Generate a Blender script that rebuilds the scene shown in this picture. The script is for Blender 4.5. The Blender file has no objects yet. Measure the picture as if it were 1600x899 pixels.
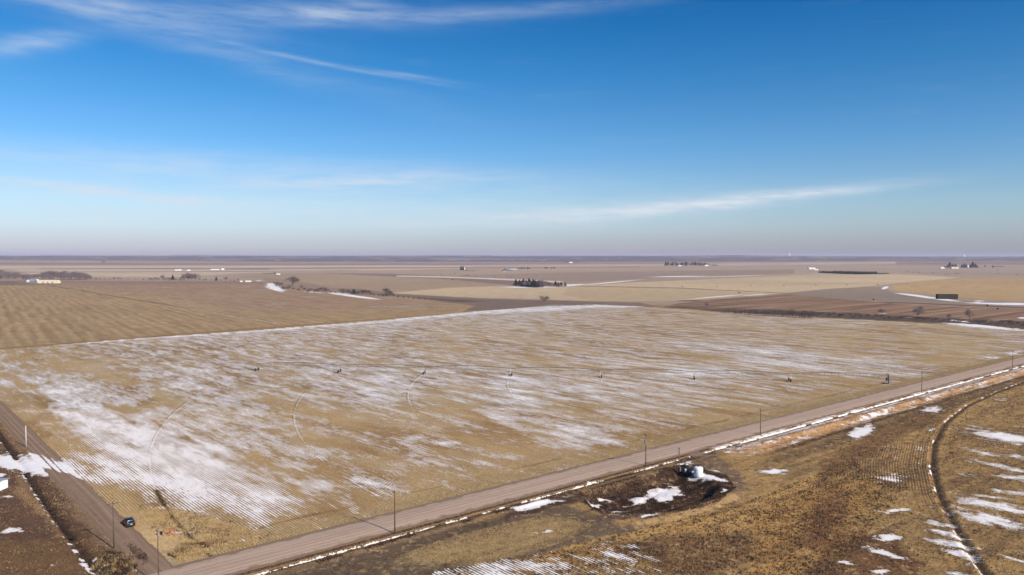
import bpy, bmesh, math, random
import numpy as np
from mathutils import Vector, Matrix
random.seed(7); RNG = np.random.default_rng(7)
S = bpy.context.scene; C = S.collection
PI = math.pi

# ---------------------------------------------------------------- camera
F = 1180.0; H = 65.0; TH = math.atan((449.5 - 400) / F)      # photo pixels, metres, pitch
cam = bpy.data.cameras.new('camera'); camo = bpy.data.objects.new('camera', cam); C.objects.link(camo)
camo.location = (0, 0, H); camo.rotation_euler = (PI / 2 - TH, 0, 0)
cam.sensor_width = 36; cam.lens = 36 * F / 1600; cam.clip_start = 1; cam.clip_end = 90000
S.camera = camo
S.render.resolution_x, S.render.resolution_y = 1024, 575
S.view_settings.view_transform = 'Standard'; S.view_settings.look = 'None'
S.view_settings.exposure = 0.20; S.view_settings.gamma = 1

# ---------------------------------------------------------------- sky and sun
SUN_EL = math.radians(31); SUN_AZ = math.atan2(0.737, -0.676)       # clockwise from +Y
W = bpy.data.worlds.new('World'); S.world = W; W.use_nodes = True
nt = W.node_tree; nt.nodes.clear()
def N(t, typ, **kw):
    n = t.nodes.new(typ)
    for k, v in kw.items(): setattr(n, k, v)
    return n
def sock(t, n, i, v):
    if v is None: return
    if isinstance(v, (int, float)): n.inputs[i].default_value = v
    elif isinstance(v, (tuple, list)): n.inputs[i].default_value = v
    else: t.links.new(v, n.inputs[i])
def M(t, op, a, b=None, c=None, clamp=False):
    n = N(t, 'ShaderNodeMath', operation=op, use_clamp=clamp)
    sock(t, n, 0, a); sock(t, n, 1, b); sock(t, n, 2, c); return n.outputs[0]
def MIX(t, f, a, b, mode='MIX'):
    n = N(t, 'ShaderNodeMix', data_type='RGBA', blend_type=mode)
    sock(t, n, 0, f); sock(t, n, 6, a); sock(t, n, 7, b); return n.outputs[2]
def SS(t, x, lo, hi):                                              # smoothstep
    n = N(t, 'ShaderNodeMapRange', interpolation_type='SMOOTHSTEP')
    sock(t, n, 0, x); sock(t, n, 1, lo); sock(t, n, 2, hi); n.inputs[3].default_value = 0; n.inputs[4].default_value = 1
    return n.outputs[0]
def NOISE(t, vec, scale, detail=3, rough=0.55):
    n = N(t, 'ShaderNodeTexNoise'); sock(t, n, 'Vector', vec); sock(t, n, 'Scale', scale)
    n.inputs['Detail'].default_value = detail; n.inputs['Roughness'].default_value = rough
    return n.outputs[0]
def COMB(t, x, y, z=0.0):
    n = N(t, 'ShaderNodeCombineXYZ'); sock(t, n, 0, x); sock(t, n, 1, y); sock(t, n, 2, z); return n.outputs[0]

sky = N(nt, 'ShaderNodeTexSky', sky_type='NISHITA'); sky.sun_disc = False
sky.sun_elevation = SUN_EL; sky.sun_rotation = SUN_AZ; sky.altitude = 1200
sky.air_density = 1.0; sky.dust_density = 0.6; sky.ozone_density = 2.5
tc = N(nt, 'ShaderNodeTexCoord'); sp = N(nt, 'ShaderNodeSeparateXYZ'); nt.links.new(tc.outputs['Generated'], sp.inputs[0])
az = M(nt, 'ARCTAN2', sp.outputs[0], sp.outputs[1]); el = M(nt, 'ARCSINE', sp.outputs[2])
def sky_ang(px, py):
    u = px - 800; v = 449.5 - py
    d = Vector((u, F * math.cos(TH) + v * math.sin(TH), -F * math.sin(TH) + v * math.cos(TH))).normalized()
    return math.atan2(d.x, d.y), math.asin(d.z)
# colour of the clear sky: deeper and more saturated high up, milky near the horizon
elp = M(nt, 'MAXIMUM', el, 0.0)
ramp = N(nt, 'ShaderNodeValToRGB'); nt.links.new(M(nt, 'MULTIPLY', elp, 1 / 0.5), ramp.inputs[0])
SKYRAMP = [(0.0, (0.56, 0.54, 0.84)), (0.04, (0.66, 0.67, 0.88)), (0.08, (0.78, 0.82, 0.97)), (0.13, (0.80, 0.92, 1.04)), (0.28, (0.50, 0.86, 1.12)), (0.46, (0.22, 0.74, 1.08)), (0.68, (0.03, 0.56, 1.0)), (1.0, (0.02, 0.5, 0.9))]
e = ramp.color_ramp.elements
e[0].position, e[0].color = SKYRAMP[0][0], (*SKYRAMP[0][1], 1)
e[1].position, e[1].color = SKYRAMP[-1][0], (*SKYRAMP[-1][1], 1)
for p_, c_ in SKYRAMP[1:-1]:
    k = e.new(p_); k.color = (*c_, 1)
skyc = MIX(nt, 1.0, sky.outputs[0], ramp.outputs[0], 'MULTIPLY')
wv = COMB(nt, M(nt, 'MULTIPLY', az, 6.0), M(nt, 'MULTIPLY', el, 42.0))
wis = NOISE(nt, wv, 2.2, 6, 0.62)
wis2 = NOISE(nt, COMB(nt, M(nt, 'MULTIPLY', az, 3.0), M(nt, 'MULTIPLY', el, 14.0), 3.0), 1.6, 4, 0.6)
total = None
for px, py, L, w, ang, st in [
        (45, 68, 62, 12, -0.30, .48), (515, 101, 155, 3.2, 0.135, .30), (640, 118, 70, 3, .12, .25), (235, 47, 300, 18, 0.20, .24),
        (430, 22, 260, 20, -0.05, .26), (520, 18, 90, 14, -.15, .3), (760, 20, 260, 9, -0.05, .26), (180, 10, 200, 12, 0.1, .3), (350, 266, 420, 20, 0.02, .42),
        (130, 296, 220, 7, 0.07, .5), (560, 285, 170, 9, -0.06, .4), (1120, 318, 210, 9, -0.085, .8), (1230, 306, 120, 6, -.05, .5), (900, 332, 240, 12, -.06, .6),
        (400, 325, 600, 34, 0.0, .5)]:
    a0, e0 = sky_ang(px, py); ca, sa = math.cos(ang), math.sin(ang)
    da = M(nt, 'SUBTRACT', az, a0); de = M(nt, 'SUBTRACT', el, e0)
    along = M(nt, 'ADD', M(nt, 'MULTIPLY', da, ca * F / L), M(nt, 'MULTIPLY', de, -sa * F / L))
    acr = M(nt, 'ADD', M(nt, 'MULTIPLY', da, sa * F / w), M(nt, 'MULTIPLY', de, ca * F / w))
    acr = M(nt, 'ADD', acr, M(nt, 'MULTIPLY', M(nt, 'SUBTRACT', wis2, 0.5), 1.6))
    r2 = M(nt, 'ADD', M(nt, 'MULTIPLY', along, along), M(nt, 'MULTIPLY', acr, acr))
    gss = M(nt, 'MULTIPLY', M(nt, 'EXPONENT', M(nt, 'MULTIPLY', r2, -1.0)), st)
    total = gss if total is None else M(nt, 'ADD', total, gss)
cloud = M(nt, 'MULTIPLY', total, SS(nt, wis, 0.05, 0.8), clamp=True)
thin = M(nt, 'MULTIPLY', SS(nt, NOISE(nt, wv, 0.9, 5, 0.6), 0.55, 0.85), 0.07)
cloud = M(nt, 'MAXIMUM', cloud, thin)
cloudc = (6.5, 7.1, 7.9, 1)
skyf = MIX(nt, cloud, skyc, cloudc)
bg = N(nt, 'ShaderNodeBackground'); nt.links.new(skyf, bg.inputs[0]); bg.inputs[1].default_value = 0.094
nt.links.new(bg.outputs[0], N(nt, 'ShaderNodeOutputWorld').inputs[0])

sl = bpy.data.lights.new('sun', 'SUN'); sl.energy = 5.0; sl.angle = math.radians(0.5); sl.color = (1.0, 0.92, 0.82)
so = bpy.data.objects.new('sun', sl); C.objects.link(so)
sd = Vector((math.sin(SUN_AZ) * math.cos(SUN_EL), math.cos(SUN_AZ) * math.cos(SUN_EL), math.sin(SUN_EL)))
so.rotation_euler = sd.to_track_quat('Z', 'Y').to_euler(); so.location = (200, -200, 300)

# ---------------------------------------------------------------- maps between photo pixels and the flat ground
def g(px, py):
    u = px - 800; v = 449.5 - py
    t = -H / (-F * math.sin(TH) + v * math.cos(TH))
    return (u * t, (F * math.cos(TH) + v * math.sin(TH)) * t)
def proj(X, Y):                                                  # numpy: ground point -> map coordinates
    f = Y * math.cos(TH) + H * math.sin(TH); up = Y * math.sin(TH) - H * math.cos(TH)
    f = np.maximum(f, 1e-3)
    return 800 + F * X / f, 449.5 - F * up / f
RD = Vector((0.7718, 0.6359)); RN = Vector((-0.6359, 0.7718))     # along / across the gravel road
LD = Vector((-0.6593, 0.7519)); LN = Vector((0.7519, 0.6593))     # along / across the farm lane and crop rows
def sp_xy(s, p): return (s * RD.x + p * RN.x, s * RD.y + p * RN.y)
def at_p(px, p):                                                 # point on the line "across = p" under map column px
    k = (px - 800) / F
    # x = k*(y cos + H sin)
    y = (p - RN.x * k * H * math.sin(TH)) / (RN.y + RN.x * k * math.cos(TH))
    return (k * (y * math.cos(TH) + H * math.sin(TH)), y)
def lin(c):
    c = np.array(c, float) / 255
    return np.where(c <= 0.04045, c / 12.92, ((c + 0.055) / 1.055) ** 2.4)

def hash2(i, j, seed):
    with np.errstate(over='ignore'):
        h = (i.astype(np.uint32) * np.uint32(374761393) + j.astype(np.uint32) * np.uint32(668265263) + np.uint32(seed * 2246822519 & 0xffffffff))
        h = (h ^ (h >> np.uint32(13))) * np.uint32(1274126177)
        h = h ^ (h >> np.uint32(16))
    return h.astype(np.float64) / 4294967295.0
def vnoise(x, y, seed=0):
    i = np.floor(x).astype(np.int64); j = np.floor(y).astype(np.int64)
    fx = x - i; fy = y - j; fx = fx * fx * (3 - 2 * fx); fy = fy * fy * (3 - 2 * fy)
    a = hash2(i, j, seed); b = hash2(i + 1, j, seed); c = hash2(i, j + 1, seed); d = hash2(i + 1, j + 1, seed)
    return (a * (1 - fx) + b * fx) * (1 - fy) + (c * (1 - fx) + d * fx) * fy
def fbm(x, y, seed=0, o=4):
    t = 0; amp = 0.5; n = 0
    for k in range(o):
        t = t + amp * vnoise(x * 2 ** k, y * 2 ** k, seed + k); n += amp; amp *= 0.5
    return t / n
def sst(x, a, b):
    t = np.clip((x - a) / (b - a), 0, 1); return t * t * (3 - 2 * t)
def polymask(U, V, poly, soft):
    """1 inside the polygon, falling to 0 over `soft` map units outside/inside its edge."""
    P = np.array(poly, float); out = np.zeros(U.shape)
    m = soft + 2
    sel = (U > P[:, 0].min() - m) & (U < P[:, 0].max() + m) & (V > P[:, 1].min() - m) & (V < P[:, 1].max() + m)
    if not sel.any(): return out
    u = U[sel]; v = V[sel]; ins = np.zeros(u.shape, bool); d = np.full(u.shape, 1e9)
    for k in range(len(P)):
        x0, y0 = P[k]; x1, y1 = P[(k + 1) % len(P)]
        if y0 != y1:
            c = ((y0 > v) != (y1 > v)) & (u < (x1 - x0) * (v - y0) / (y1 - y0) + x0); ins ^= c
        ex, ey = x1 - x0, y1 - y0; t = np.clip(((u - x0) * ex + (v - y0) * ey) / (ex * ex + ey * ey + 1e-9), 0, 1)
        d = np.minimum(d, np.hypot(u - x0 - t * ex, v - y0 - t * ey))
    sd_ = np.where(ins, d, -d); out[sel] = sst(sd_, -soft / 2, soft / 2); return out
def linedist(X, Y, pts):
    d = np.full(X.shape, 1e9); side = np.zeros(X.shape)
    for (x0, y0), (x1, y1) in zip(pts[:-1], pts[1:]):
        ex, ey = x1 - x0, y1 - y0; l2 = ex * ex + ey * ey
        t = np.clip(((X - x0) * ex + (Y - y0) * ey) / l2, 0, 1)
        dd = np.hypot(X - x0 - t * ex, Y - y0 - t * ey); s = ((X - x0) * ey - (Y - y0) * ex) / math.sqrt(l2)
        side = np.where(dd < d, s, side); d = np.minimum(d, dd)
    return d, side

PIV = g(1388, 599)                                               # centre of the irrigation machine
RUT = [g(*q) for q in [(1700, 560), (1600, 597), (1560, 612), (1510, 635), (1476, 662), (1459, 695), (1456, 730), (1468, 775), (1490, 820), (1520, 870), (1556, 920), (1600, 980)]]
FIELD = [(0, 560), (-400, 380), (-300, 560), (0, 547), (200, 530), (400, 516), (600, 500), (750, 486), (850, 479), (930, 476), (1000, 479), (1130, 488), (1290, 497), (1450, 505), (1600, 516), (1800, 528)]
HEDGE = [g(*q) for q in [(-60, 600), (0, 679), (30, 722), (75, 790), (140, 878), (175, 925)]]
SNOW_ROWS = {                                                    # how much snow lies on the big field, map rows x columns every 100
    470: [.5]*8+[.7,.6,.5]+[.4]*6,
    484: [.8]*8+[.72,.62,.5,.5,.35,.3,.3,.4,.4],
    500: [.9,.9,.9,.9,.9,.95,.8,.62,.66,.6,.5,.45,.58,.6,.45,.42,.95],
    520: [.8,.8,.8,.8,.72,.6,.6,.55,.5,.52,.47,.47,.45,.42,.38,.4,.6],
    540: [.5,.5,.6,.55,.62,.62,.6,.5,.5,.5,.52,.6,.62,.38,.32,.3,.5],
    560: [.4,.42,.5,.55,.6,.62,.55,.6,.42,.38,.6,.42,.7,.62,.5,.3,.3],
    580: [.6,.3,.5,.75,.5,.7,.7,.56,.6,.5,.52,.7,.5,.5,.58,.3,.3],
    600: [.85,.85,.42,.8,.42,.62,.76,.64,.74,.6,.64,.52,.5,.3,.2,.2,.2],
    620: [.4,.8,.6,.62,.6,.48,.7,.4,.7,.55,.5,.6,.38,.15,.1,.1,.1],
    640: [.2,.8,.7,.65,.72,.36,.45,.32,.7,.36,.5,.35,.12,.1,0,0,0],
    660: [.2,.8,.75,.62,.62,.5,.45,.45,.5,.36,.5,.18,.1,0,0,0,0],
    680: [.1,.65,.95,.68,.7,.36,.46,.46,.28,.8,.28,.05,0,0,0,0,0],
    700: [0,.42,1.,.85,.62,.46,.38,.34,.42,.42,0,0,0,0,0,0,0],
    720: [0,.5,1.1,.9,.56,.4,.4,.45,.3,.1,0,0,0,0,0,0,0],
    740: [0,.45,1.05,.85,.6,.46,.52,.45,.1,0,0,0,0,0,0,0,0],
    760: [0,.1,.55,1.,.6,.72,.5,.2,0,0,0,0,0,0,0,0,0],
    780: [0,0,.12,.9,.72,.6,.25,0,0,0,0,0,0,0,0,0,0],
    800: [0,0,0,.55,.8,.25,0,0,0,0,0,0,0,0,0,0,0],
    820: [0,0,0,.1,.4,0,0,0,0,0,0,0,0,0,0,0,0],
    840: [0]*17}
SR_Y = np.array(sorted(SNOW_ROWS)); SR = np.array([SNOW_ROWS[k] for k in SR_Y], float)
def snow_table(U, V):
    u = np.clip(U / 100, 0, 15.999); v = np.interp(V, SR_Y, np.arange(len(SR_Y)))
    v = np.clip(v, 0, len(SR_Y) - 1.001); i = u.astype(int); j = v.astype(int); fu = u - i; fv = v - j
    return (SR[j, i] * (1 - fu) + SR[j, i + 1] * fu) * (1 - fv) + (SR[j + 1, i] * (1 - fu) + SR[j + 1, i + 1] * fu) * fv

# painted colour regions: (sRGB, polygon, softness)
PAINT = [
    ((174, 150, 128), [(-900, 411), (2500, 411), (2500, 436), (-900, 436)], 1),
    ((200, 176, 150), [(0, 415.5), (760, 415.0), (1000, 412), (1000, 415), (760, 419), (0, 420)], .8),
    ((150, 124, 112), [(60, 419.6), (700, 417.5), (1000, 417), (1000, 418.2), (700, 419), (60, 421)], .5),
    ((126, 104, 98), [(330, 420.6), (420, 420.2), (420, 422.4), (330, 422.6)], .5),
    ((196, 172, 144), [(15, 421), (420, 421.5), (700, 419), (740, 421), (540, 423), (380, 427), (280, 433), (60, 431)], .8),
    ((150, 126, 112), [(0, 425), (420, 423.6), (560, 422.2), (560, 423), (420, 424.7), (0, 426.2)], .5),
    ((150, 124, 112), [(0, 412.5), (2000, 411), (2000, 414), (0, 414.5)], .7),
    ((190, 166, 142), [(740, 414), (1400, 411), (1400, 413.4), (740, 417)], .6),
    ((176, 150, 126), [(500, 424), (760, 420), (1000, 421), (1240, 423), (1000, 430), (760, 427)], .8),
    ((158, 134, 116), [(700, 431), (900, 426), (1240, 421), (1240, 428), (1000, 436), (880, 443)], .8),
    ((168, 142, 114), [(330, 437), (420, 429), (520, 427), (700, 430), (800, 438), (780, 444), (640, 456), (560, 460), (470, 448), (430, 440)], 1.2),
    ((138, 116, 104), [(500, 427), (600, 428), (740, 433), (850, 440), (870, 444), (800, 446), (700, 437)], 1.),
    ((222, 202, 176), [(620, 431), (700, 432.4), (800, 436.5), (880, 440), (880, 441.6), (800, 438.5), (700, 434.2), (620, 432.2)], .8),
    ((198, 172, 136), [(600, 459), (700, 450), (790, 447), (900, 447), (1000, 441), (1100, 437), (1240, 430), (1400, 429), (1500, 434), (1420, 441), (1370, 446), (1270, 456), (1060, 470), (940, 471), (850, 468), (700, 464)], 1.),
    ((168, 144, 122), [(1400, 424), (1700, 421), (1700, 436), (1500, 434)], 1),
    ((184, 152, 108), [(1388, 449), (1400, 444), (1430, 440), (1520, 435.5), (1750, 434), (1750, 476), (1600, 471.5), (1500, 465), (1440, 459), (1400, 455)], .9),
    ((148, 128, 110), [(1200, 461), (1290, 452), (1350, 448.5), (1380, 449), (1392, 456), (1440, 464), (1500, 470), (1750, 481), (1750, 487), (1400, 474)], .8),
    ((100, 80, 70), [(1060, 469.5), (1400, 472.4), (1750, 486), (1750, 488), (1400, 474), (1060, 471)], .6),
    ((188, 162, 126), [(890, 447), (1060, 450), (1200, 460), (1060, 470), (930, 471), (880, 460)], 1),
    ((132, 108, 90), [(880, 446.3), (1060, 449.8), (1230, 458.2), (1230, 459.0), (1060, 450.9), (880, 447.2)], .5),
    ((140, 108, 84), [(1030, 482), (1060, 474), (1130, 467), (1230, 460), (1400, 475), (1750, 488), (1750, 516), (1400, 494), (1200, 484)], 1),
    ((128, 106, 90), [(-400, 445), (0, 439), (200, 440), (400, 440), (440, 444), (400, 446), (0, 446)], .8),
    ((132, 110, 94), [(400, 446), (560, 452), (620, 459), (760, 467), (1000, 473), (1040, 482), (930, 480), (740, 486), (640, 474), (520, 460)], 1.6),
    ((104, 84, 70), [(560, 458), (620, 462), (690, 467), (760, 471), (700, 473), (640, 470), (590, 466)], 1.5),
    ((150, 128, 106), [(410, 434), (470, 440), (520, 450), (560, 456), (480, 455), (420, 446)], 2),
    ((96, 78, 64), [(1030, 478), (1200, 483), (1330, 489), (1450, 495), (1700, 506), (1700, 522), (1450, 505), (1290, 497), (1130, 488)], 1.2),
    ((166, 136, 98), [(-900, 452), (0, 446), (400, 446), (470, 453), (560, 459), (640, 465), (740, 478), (720, 489), (400, 512), (200, 528), (0, 544), (-900, 590)], 1.2),
    ((160, 128, 104), [(30, 440), (400, 442), (420, 446), (560, 459), (640, 466), (740, 478), (640, 480), (400, 490), (240, 462)], 10),
]
NEAR = [
    ((108, 88, 68), [(300, 950), (400, 905), (600, 852), (700, 826), (800, 803), (880, 790), (960, 818), (1010, 826), (960, 842), (900, 852), (760, 886), (640, 915), (500, 980)], 8),
    ((158, 132, 92), [(620, 880), (700, 850), (800, 826), (880, 812), (900, 830), (820, 862), (740, 885)], 22),
    ((180, 140, 84), [(640, 930), (720, 895), (860, 862), (960, 838), (1060, 812), (1170, 786), (1280, 740), (1330, 735), (1260, 800), (1160, 830), (1040, 838), (900, 872), (800, 905)], 10),
    ((118, 88, 60), [(960, 850), (1060, 835), (1180, 835), (1190, 870), (1080, 905), (1010, 880)], 16),
    ((170, 130, 76), [(1170, 800), (1300, 740), (1380, 760), (1300, 850), (1220, 950), (1130, 960), (1180, 860)], 22),
    ((120, 84, 54), [(1265, 790), (1310, 760), (1330, 800), (1290, 860), (1250, 850)], 18),
    ((112, 80, 52), [(1310, 830), (1400, 840), (1440, 880), (1440, 960), (1200, 960), (1270, 880)], 22),
    ((122, 90, 58), [(1280, 720), (1340, 690), (1420, 640), (1500, 618), (1470, 650), (1400, 690), (1300, 750), (1270, 770)], 16),
    ((64, 46, 36), [(902, 772), (960, 748), (1062, 727), (1100, 722), (1135, 742), (1148, 762), (1128, 782), (1060, 802), (1010, 814), (955, 813), (915, 792)], 6),
    ((78, 56, 42), [(792, 812), (800, 790), (905, 764), (915, 780), (850, 798)], 5),  # ditch bank facing away from the sun: its shade painted as dark colour
    ((112, 84, 62), [(960, 762), (1010, 745), (1040, 742), (990, 760), (965, 770)], 4),
    ((176, 146, 102), [(975, 785), (1000, 780), (1003, 784), (985, 793), (970, 791)], 2),
    ((150, 118, 92), [(960, 797), (975, 795), (985, 799), (983, 804), (964, 803)], 2),
    ((150, 118, 92), [(1056, 769), (1070, 767), (1084, 770), (1082, 775), (1064, 775)], 2),
    ((104, 80, 66), [(930, 808), (990, 800), (1010, 806), (960, 815), (935, 814)], 4),
    ((160, 128, 86), [(985, 812), (1060, 799), (1130, 780), (1150, 766), (1160, 776), (1140, 792), (1060, 812), (1000, 824)], 4),
    ((120, 96, 74), [(1075, 716), (1102, 708), (1140, 722), (1165, 745), (1160, 775), (1140, 770), (1130, 745)], 6),
    # yard left of the lane
    ((104, 76, 56), [(-400, 500), (0, 600), (30, 640), (110, 720), (215, 830), (260, 880), (240, 960), (-400, 960)], 3),
    ((140, 108, 76), [(0, 655), (40, 690), (100, 712), (70, 718), (20, 705), (0, 700)], 10),
    ((146, 112, 78), [(30, 740), (60, 760), (130, 850), (110, 860), (60, 800), (20, 770)], 10),
    ((132, 104, 76), [(75, 745), (110, 750), (190, 850), (200, 870), (150, 850)], 9),
    ((118, 88, 58), [(-100, 850), (130, 840), (190, 880), (170, 930), (-100, 950)], 10),
    ((142, 108, 66), [(160, 868), (205, 862), (222, 884), (200, 905), (150, 900)], 5),
]
# snow patches: (centre x, y, half length, half width, slope, strength)
BLOBS = [
    (18, 722, 40, 9, .05, 1.5), (70, 730, 60, 11, .14, 1.5), (134, 745, 34, 7, .2, 1.1), (110, 738, 20, 5, .1, 1.0), (5, 742, 14, 2.5, .05, 1.2), (14, 828, 16, 3, -.2, 1.1), (30, 829, 6, 1.6, 0, 1.0), (15, 776, 9, 1.6, 0, .8),
    (55, 697, 14, 2.2, .7, .9), (45, 677, 16, 1.4, .8, .9), (132, 884, 8, 3, .2, 1.2), (146, 876, 5, 3, .2, 1.0), (170, 884, 8, 1.5, -.5, 1.0), (202, 866, 7, 1.4, .3, .8), (212, 892, 16, 1.8, -.2, .9), (80, 884, 8, 1.4, .1, .8), (100, 838, 4, 1.4, .6, .6),
    (228, 772, 8, 2.5, 1.2, .8), (285, 830, 22, 3.6, .05, .75), (288, 848, 8, 1.5, .1, .8), (244, 793, 12, 2.4, .3, .6), (345, 851, 40, 1.6, -.15, .7), (300, 866, 12, 1.2, -.1, .7),
    (838, 789, 34, 4.5, -.2, 1.4), (880, 776, 8, 2, .1, 1.0), (945, 784, 22, 3.2, .28, 1.3), (968, 788, 10, 2.2, .1, 1.1), (945, 769, 9, 1.6, .2, 1.1), (985, 775, 12, 2, -.35, 1.1), (1007, 766, 18, 4.6, -.35, 1.4), (1020, 758, 9, 4, -.2, 1.3),
    (1043, 759, 17, 8, -.12, 1.6), (1015, 808, 12, 2.4, -.2, 1.4), (855, 832, 18, 2.4, .05, 1.0), (1110, 745, 24, 3.6, .25, 1.3), (1115, 735, 12, 1.6, .15, 1.0), (1126, 766, 4, 2.4, 0, 1.3), (1108, 767, 4, 1.5, 0, .9), (1068, 724, 14, 2, -.2, 1.1),
    (925, 752, 8, 2, -.1, .9), (1208, 737, 20, 3.4, -.02, 1.3), (1345, 675, 16, 7, -.45, 1.5), (1372, 649, 22, 3, -.35, 1.1), (1388, 748, 16, 4, .1, 1.1), (1423, 744, 8, 1.8, 0, 1.0), (1435, 701, 6, 1.6, 0, .8), (1460, 672, 6, 2, -.1, 1.1),
    (1401, 798, 20, 4, -.1, 1.15), (1388, 839, 18, 3.8, .05, 1.3), (1385, 866, 30, 5, .32, 1.35), (1330, 882, 16, 2.6, .2, 1.0), (1370, 895, 14, 3, .1, 1.1), (1468, 818, 28, 2.6, .15, 1.1), (1475, 835, 32, 4, .16, 1.25), (1480, 850, 36, 4, .16, 1.25), (1500, 866, 30, 5, .3, 1.1), (1495, 896, 22, 3, .1, 1.2), (1590, 875, 24, 3, .2, .9),
    (1570, 684, 46, 7, .16, 1.3), (1460, 640, 17, 4.5, -.05, 1.0), (1560, 624, 12, 2, -.05, .8), (1540, 776, 34, 2.6, .1, 1.1), (1545, 787, 44, 4, .12, 1.3), (1580, 797, 50, 3, .16, 1.2), (1550, 812, 52, 6, .2, 1.35), (1585, 770, 30, 3, .1, 1.1), (1570, 730, 50, 3, .2, .85), (1530, 708, 40, 2.2, .2, .8), (1590, 715, 30, 3, .2, .9), (1500, 740, 24, 1.8, .1, .6), (1588, 745, 24, 3.5, .1, .9),
    (985, 856, 32, 4.5, .12, 1.0), (958, 866, 24, 4, .2, .9), (915, 872, 40, 5, .2, .82), (1000, 868, 36, 3, .32, .7), (880, 884, 16, 3, .25, .85), (815, 888, 46, 9, .1, 1.2), (790, 899, 60, 10, .1, 1.15), (1060, 872, 16, 1.6, .3, .6), (850, 930, 60, 12, .2, .9), (650, 925, 60, 8, .2, .9),
    (430, 450, 14, 3.4, .35, 1.6), (424, 444, 7, 1.4, .1, 1.2), (535, 460, 22, 1.7, .1, 1.3), (560, 464, 34, 1.4, .12, 1.3), (492, 457, 22, .8, .08, 1.0), (404, 439, 6, .9, 0, .9), (840, 480, 60, 2.0, -.1, .6),
    (1500, 502, 20, .9, .1, 1.2), (1540, 511, 60, 2.2, .09, 1.4), (1420, 496, 10, .8, 0, 1.1), (1380, 490, 8, .6, .1, 1.0), (1430, 462, 30, 1.4, .12, 1.25), (1465, 467, 36, 1.5, .12, 1.25), (1383, 450, 5, 1.8, -.3, 1.5), (1560, 475, 50, 1.3, .035, 1.3), (1600, 475, 40, 1.1, .03, 1.3), (1530, 470.5, 10, .7, 0, 1.1), (1525, 473, 8, .8, -.1, 1.1), (1598, 497, 8, 1.2, 0, 1.2),
    (1120, 464, 50, .7, -.085, 1.1), (1180, 461, 24, .6, -.06, 1.1), (830, 449, 44, 1.2, 0, 1.2), (890, 446, 30, 1.4, -.05, 1.1), (950, 442, 60, 1.1, -.09, .9), (1060, 432.2, 50, .8, -.02, 1.1), (1140, 431.6, 80, .5, -.03, 1.0), (793, 423.5, 8, .8, -.2, 1.3), (802, 421, 8, .7, 0, 1.2), (1300, 428, 60, .6, -.03, .7),
    (455, 418, 60, .3, 0, .6), (1180, 411.5, 90, .3, 0, .6), (1340, 430, 30, .5, 0, .5), (1360, 558, 40, 2.5, .05, .7), (1545, 559, 16, 2.2, .05, 1.0), (1588, 551, 14, 2.6, -.25, 1.1),
]
def ground_z(X, Y):
    r = np.hypot(X, Y)
    hill = sst(r, 5600, 12500)
    ax = np.arctan2(X, Y)
    rightdrop = 1 - 0.30 * sst(ax, 0.30, 0.50)
    prof = 46 + 34 * fbm(X / 1700, Y / 2400, 3) + 16 * fbm(X / 420, Y / 900, 9)
    z = hill * (prof - 6) * rightdrop
    z = z + 2.5 * sst(r, 900, 3000) * (fbm(X / 420, Y / 420, 5) - 0.5) * (r < 9000)
    near = r < 700
    if near.any():
        x = X[near]; y = Y[near]; u, v = proj(x, y)
        p = -0.6359 * x + 0.7718 * y; q = 0.7519 * x + 0.6593 * y; s = 0.7718 * x + 0.6359 * y
        zz = 0.16 * (fbm(x / 3.1, y / 3.1, 21) - 0.5) + 0.5 * (fbm(x / 17, y / 17, 22) - 0.5) * (p < 147)
        zz = zz * sst(np.abs(p - 158), 7.0, 11.0)
        pit = polymask(u, v, [(915, 770), (965, 752), (1060, 735), (1085, 742), (1120, 760), (1105, 776), (1040, 796), (960, 800), (925, 788)], 14)
        zz = zz - 2.4 * pit * (0.75 + 0.5 * fbm(x / 5, y / 5, 31))
        rim = polymask(u, v, [(905, 778), (960, 800), (1040, 800), (1120, 778), (1150, 764), (1158, 772), (1120, 792), (1040, 814), (960, 820), (905, 800)], 9)
        zz = zz + 0.5 * rim * sst(u, 905, 950)
        berm = np.exp(-((p - 143.5) / 1.8) ** 2) * sst(s, 215, 235)
        zz = zz + 0.9 * berm * (0.6 + 0.8 * fbm(x / 9, y / 9, 33)) + 0.4 * sst(s, 215, 235) * np.exp(-((p - 147) / 2.5) ** 2)
        bank = np.exp(-((p - 147.6) / 1.0) ** 2) * (1 - sst(s, 128, 136)) * sst(s, 60, 80)
        zz = zz + 0.5 * bank * (fbm(x / 4, y / 4, 35))
        dr, sd_ = linedist(x, y, RUT); zz = zz - 0.38 * np.exp(-(dr / 0.8) ** 2) + 0.15 * np.exp(-((dr - 1.8) / .7) ** 2)
        dh, sh = linedist(x, y, HEDGE); zz = zz - 0.7 * np.exp(-(dh / 1.1) ** 2)
        rp = np.hypot(x - PIV[0], y - PIV[1])
        k = np.round(rp / 48.6); dk = np.abs(rp - k * 48.6)
        zz = zz - 0.16 * np.exp(-(dk / 0.35) ** 2) * (k >= 1) * (k < 8) * (p > 170) * (q > 52)
        # sunken strip under the roads and the ditch (their own meshes lie above)
        zz = np.where((p > 148.6) & (p < 164.2), -1.6, zz)
        zz = np.where((p > 164.2) & (p < 166), np.minimum(zz, 0.0), zz)
        zz = np.where((q > 43.0) & (q < 48.6) & (p > 164) & (p < 420), np.minimum(zz, -0.05) * 0 - 0.06, zz)
        z[near] = z[near] + zz
    return z
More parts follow.
